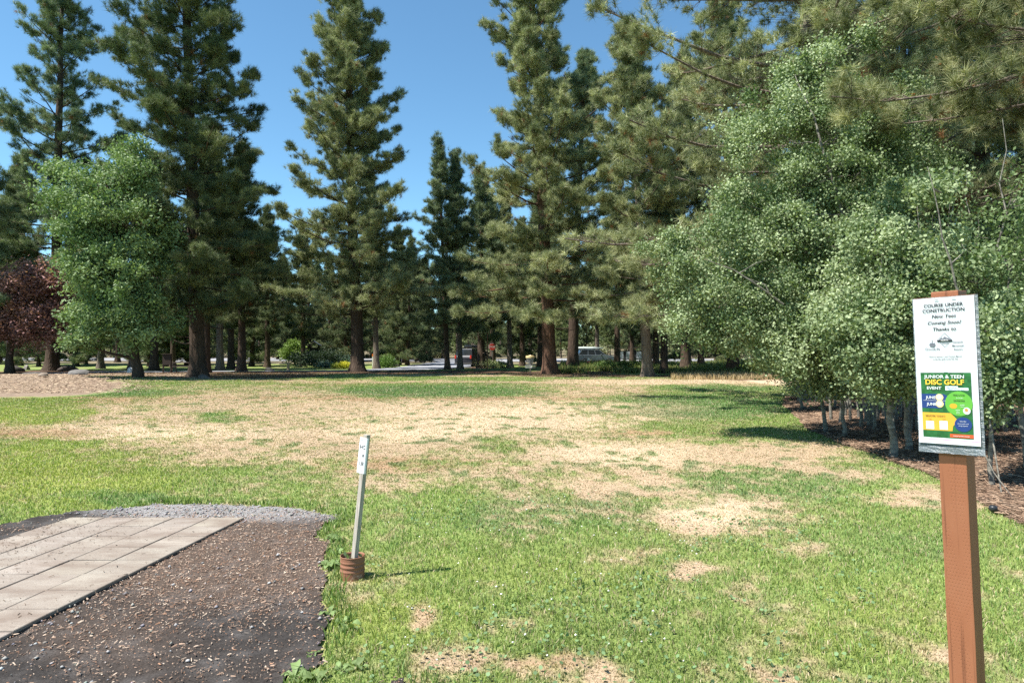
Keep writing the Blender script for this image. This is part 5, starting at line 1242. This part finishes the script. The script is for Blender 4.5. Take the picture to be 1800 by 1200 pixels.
for k, (px, py, n, ln, lab) in enumerate([(586, 948, 7, .13, 'grey-green broadleaf weed at the far corner of the dirt beside the grass'), (580, 995, 8, .17, 'largest broadleaf weed just left of the rusty can'), (594, 972, 6, .10, 'small broadleaf weed behind and left of the rusty can'),
        (580, 1078, 5, .11, 'flat broadleaf weed poking out over the dirt below the can'), (604, 1092, 6, .09, 'small weed on the lawn edge below the rusty can'), (612, 1104, 7, .12, 'leafy weed where the dirt bulges right'), (552, 1150, 5, .07, 'tiny weed standing alone in the dark dirt'),
        (520, 1188, 8, .15, 'spreading weed at the bottom edge of the dirt'), (560, 1192, 6, .12, 'weed at the bottom edge right of the spreading one'), (628, 1172, 6, .12, 'large-leaved weed beside the small bare spot at the bottom'), (602, 1176, 7, .09, 'weed tuft left of the large-leaved one at the bottom')]):
    tag(weed(G(px, py), n, ln*.68, k, k*1.3), lab, 'weed', 'broadleaf weeds along the dirt')


# ------------------------------------------------------------------ light, sky, camera
SUN_EL, SUN_AZ = R(59), math.atan2(-.93, -.36)      # the sun stands high, behind and to the left
w = bpy.data.worlds.new('World'); bpy.context.scene.world = w; w.use_nodes = True
nt = w.node_tree; sky = nt.nodes.new('ShaderNodeTexSky'); sky.sky_type = 'NISHITA'; sky.sun_disc = False
sky.sun_elevation = SUN_EL; sky.sun_rotation = SUN_AZ % (2*math.pi)
sky.altitude = 1300; sky.air_density = 1.0; sky.dust_density = .0; sky.ozone_density = .6
nt.links.new(mixc(nt.nodes, nt.links, 1., sky.outputs[0], (.74, 1.04, 1.08), 'MULTIPLY'), nt.nodes['Background'].inputs[0]); nt.nodes['Background'].inputs[1].default_value = .085
s = bpy.data.lights.new('sun', 'SUN'); s.energy = 4.9; s.angle = R(.53); s.color = (1, .945, .86)
so = bpy.data.objects.new('sun', s); C.objects.link(so)
dv = Vector((math.sin(SUN_AZ)*math.cos(SUN_EL), math.cos(SUN_AZ)*math.cos(SUN_EL), math.sin(SUN_EL)))
so.rotation_euler = dv.to_track_quat('Z', 'Y').to_euler(); so.location = dv*60
cam = bpy.data.cameras.new('camera'); cam.lens = 24; cam.sensor_width = 36; cam.clip_start = .05; cam.clip_end = 3000
co = bpy.data.objects.new('camera', cam); C.objects.link(co)
co.location = (0, 0, EYE); co.rotation_euler = (R(90)+math.atan((HOR-600)/F), 0, 0)
sc = bpy.context.scene; sc.camera = co
sc.view_settings.view_transform = 'Standard'; sc.view_settings.look = 'None'; sc.view_settings.gamma = 1; sc.view_settings.exposure = 1.2
sc.render.engine = 'CYCLES'
cy = sc.cycles; cy.max_bounces = 6; cy.diffuse_bounces = 2; cy.glossy_bounces = 2; cy.transmission_bounces = 4; cy.transparent_max_bounces = 6
cy.use_denoising = False; cy.sample_clamp_indirect = 6
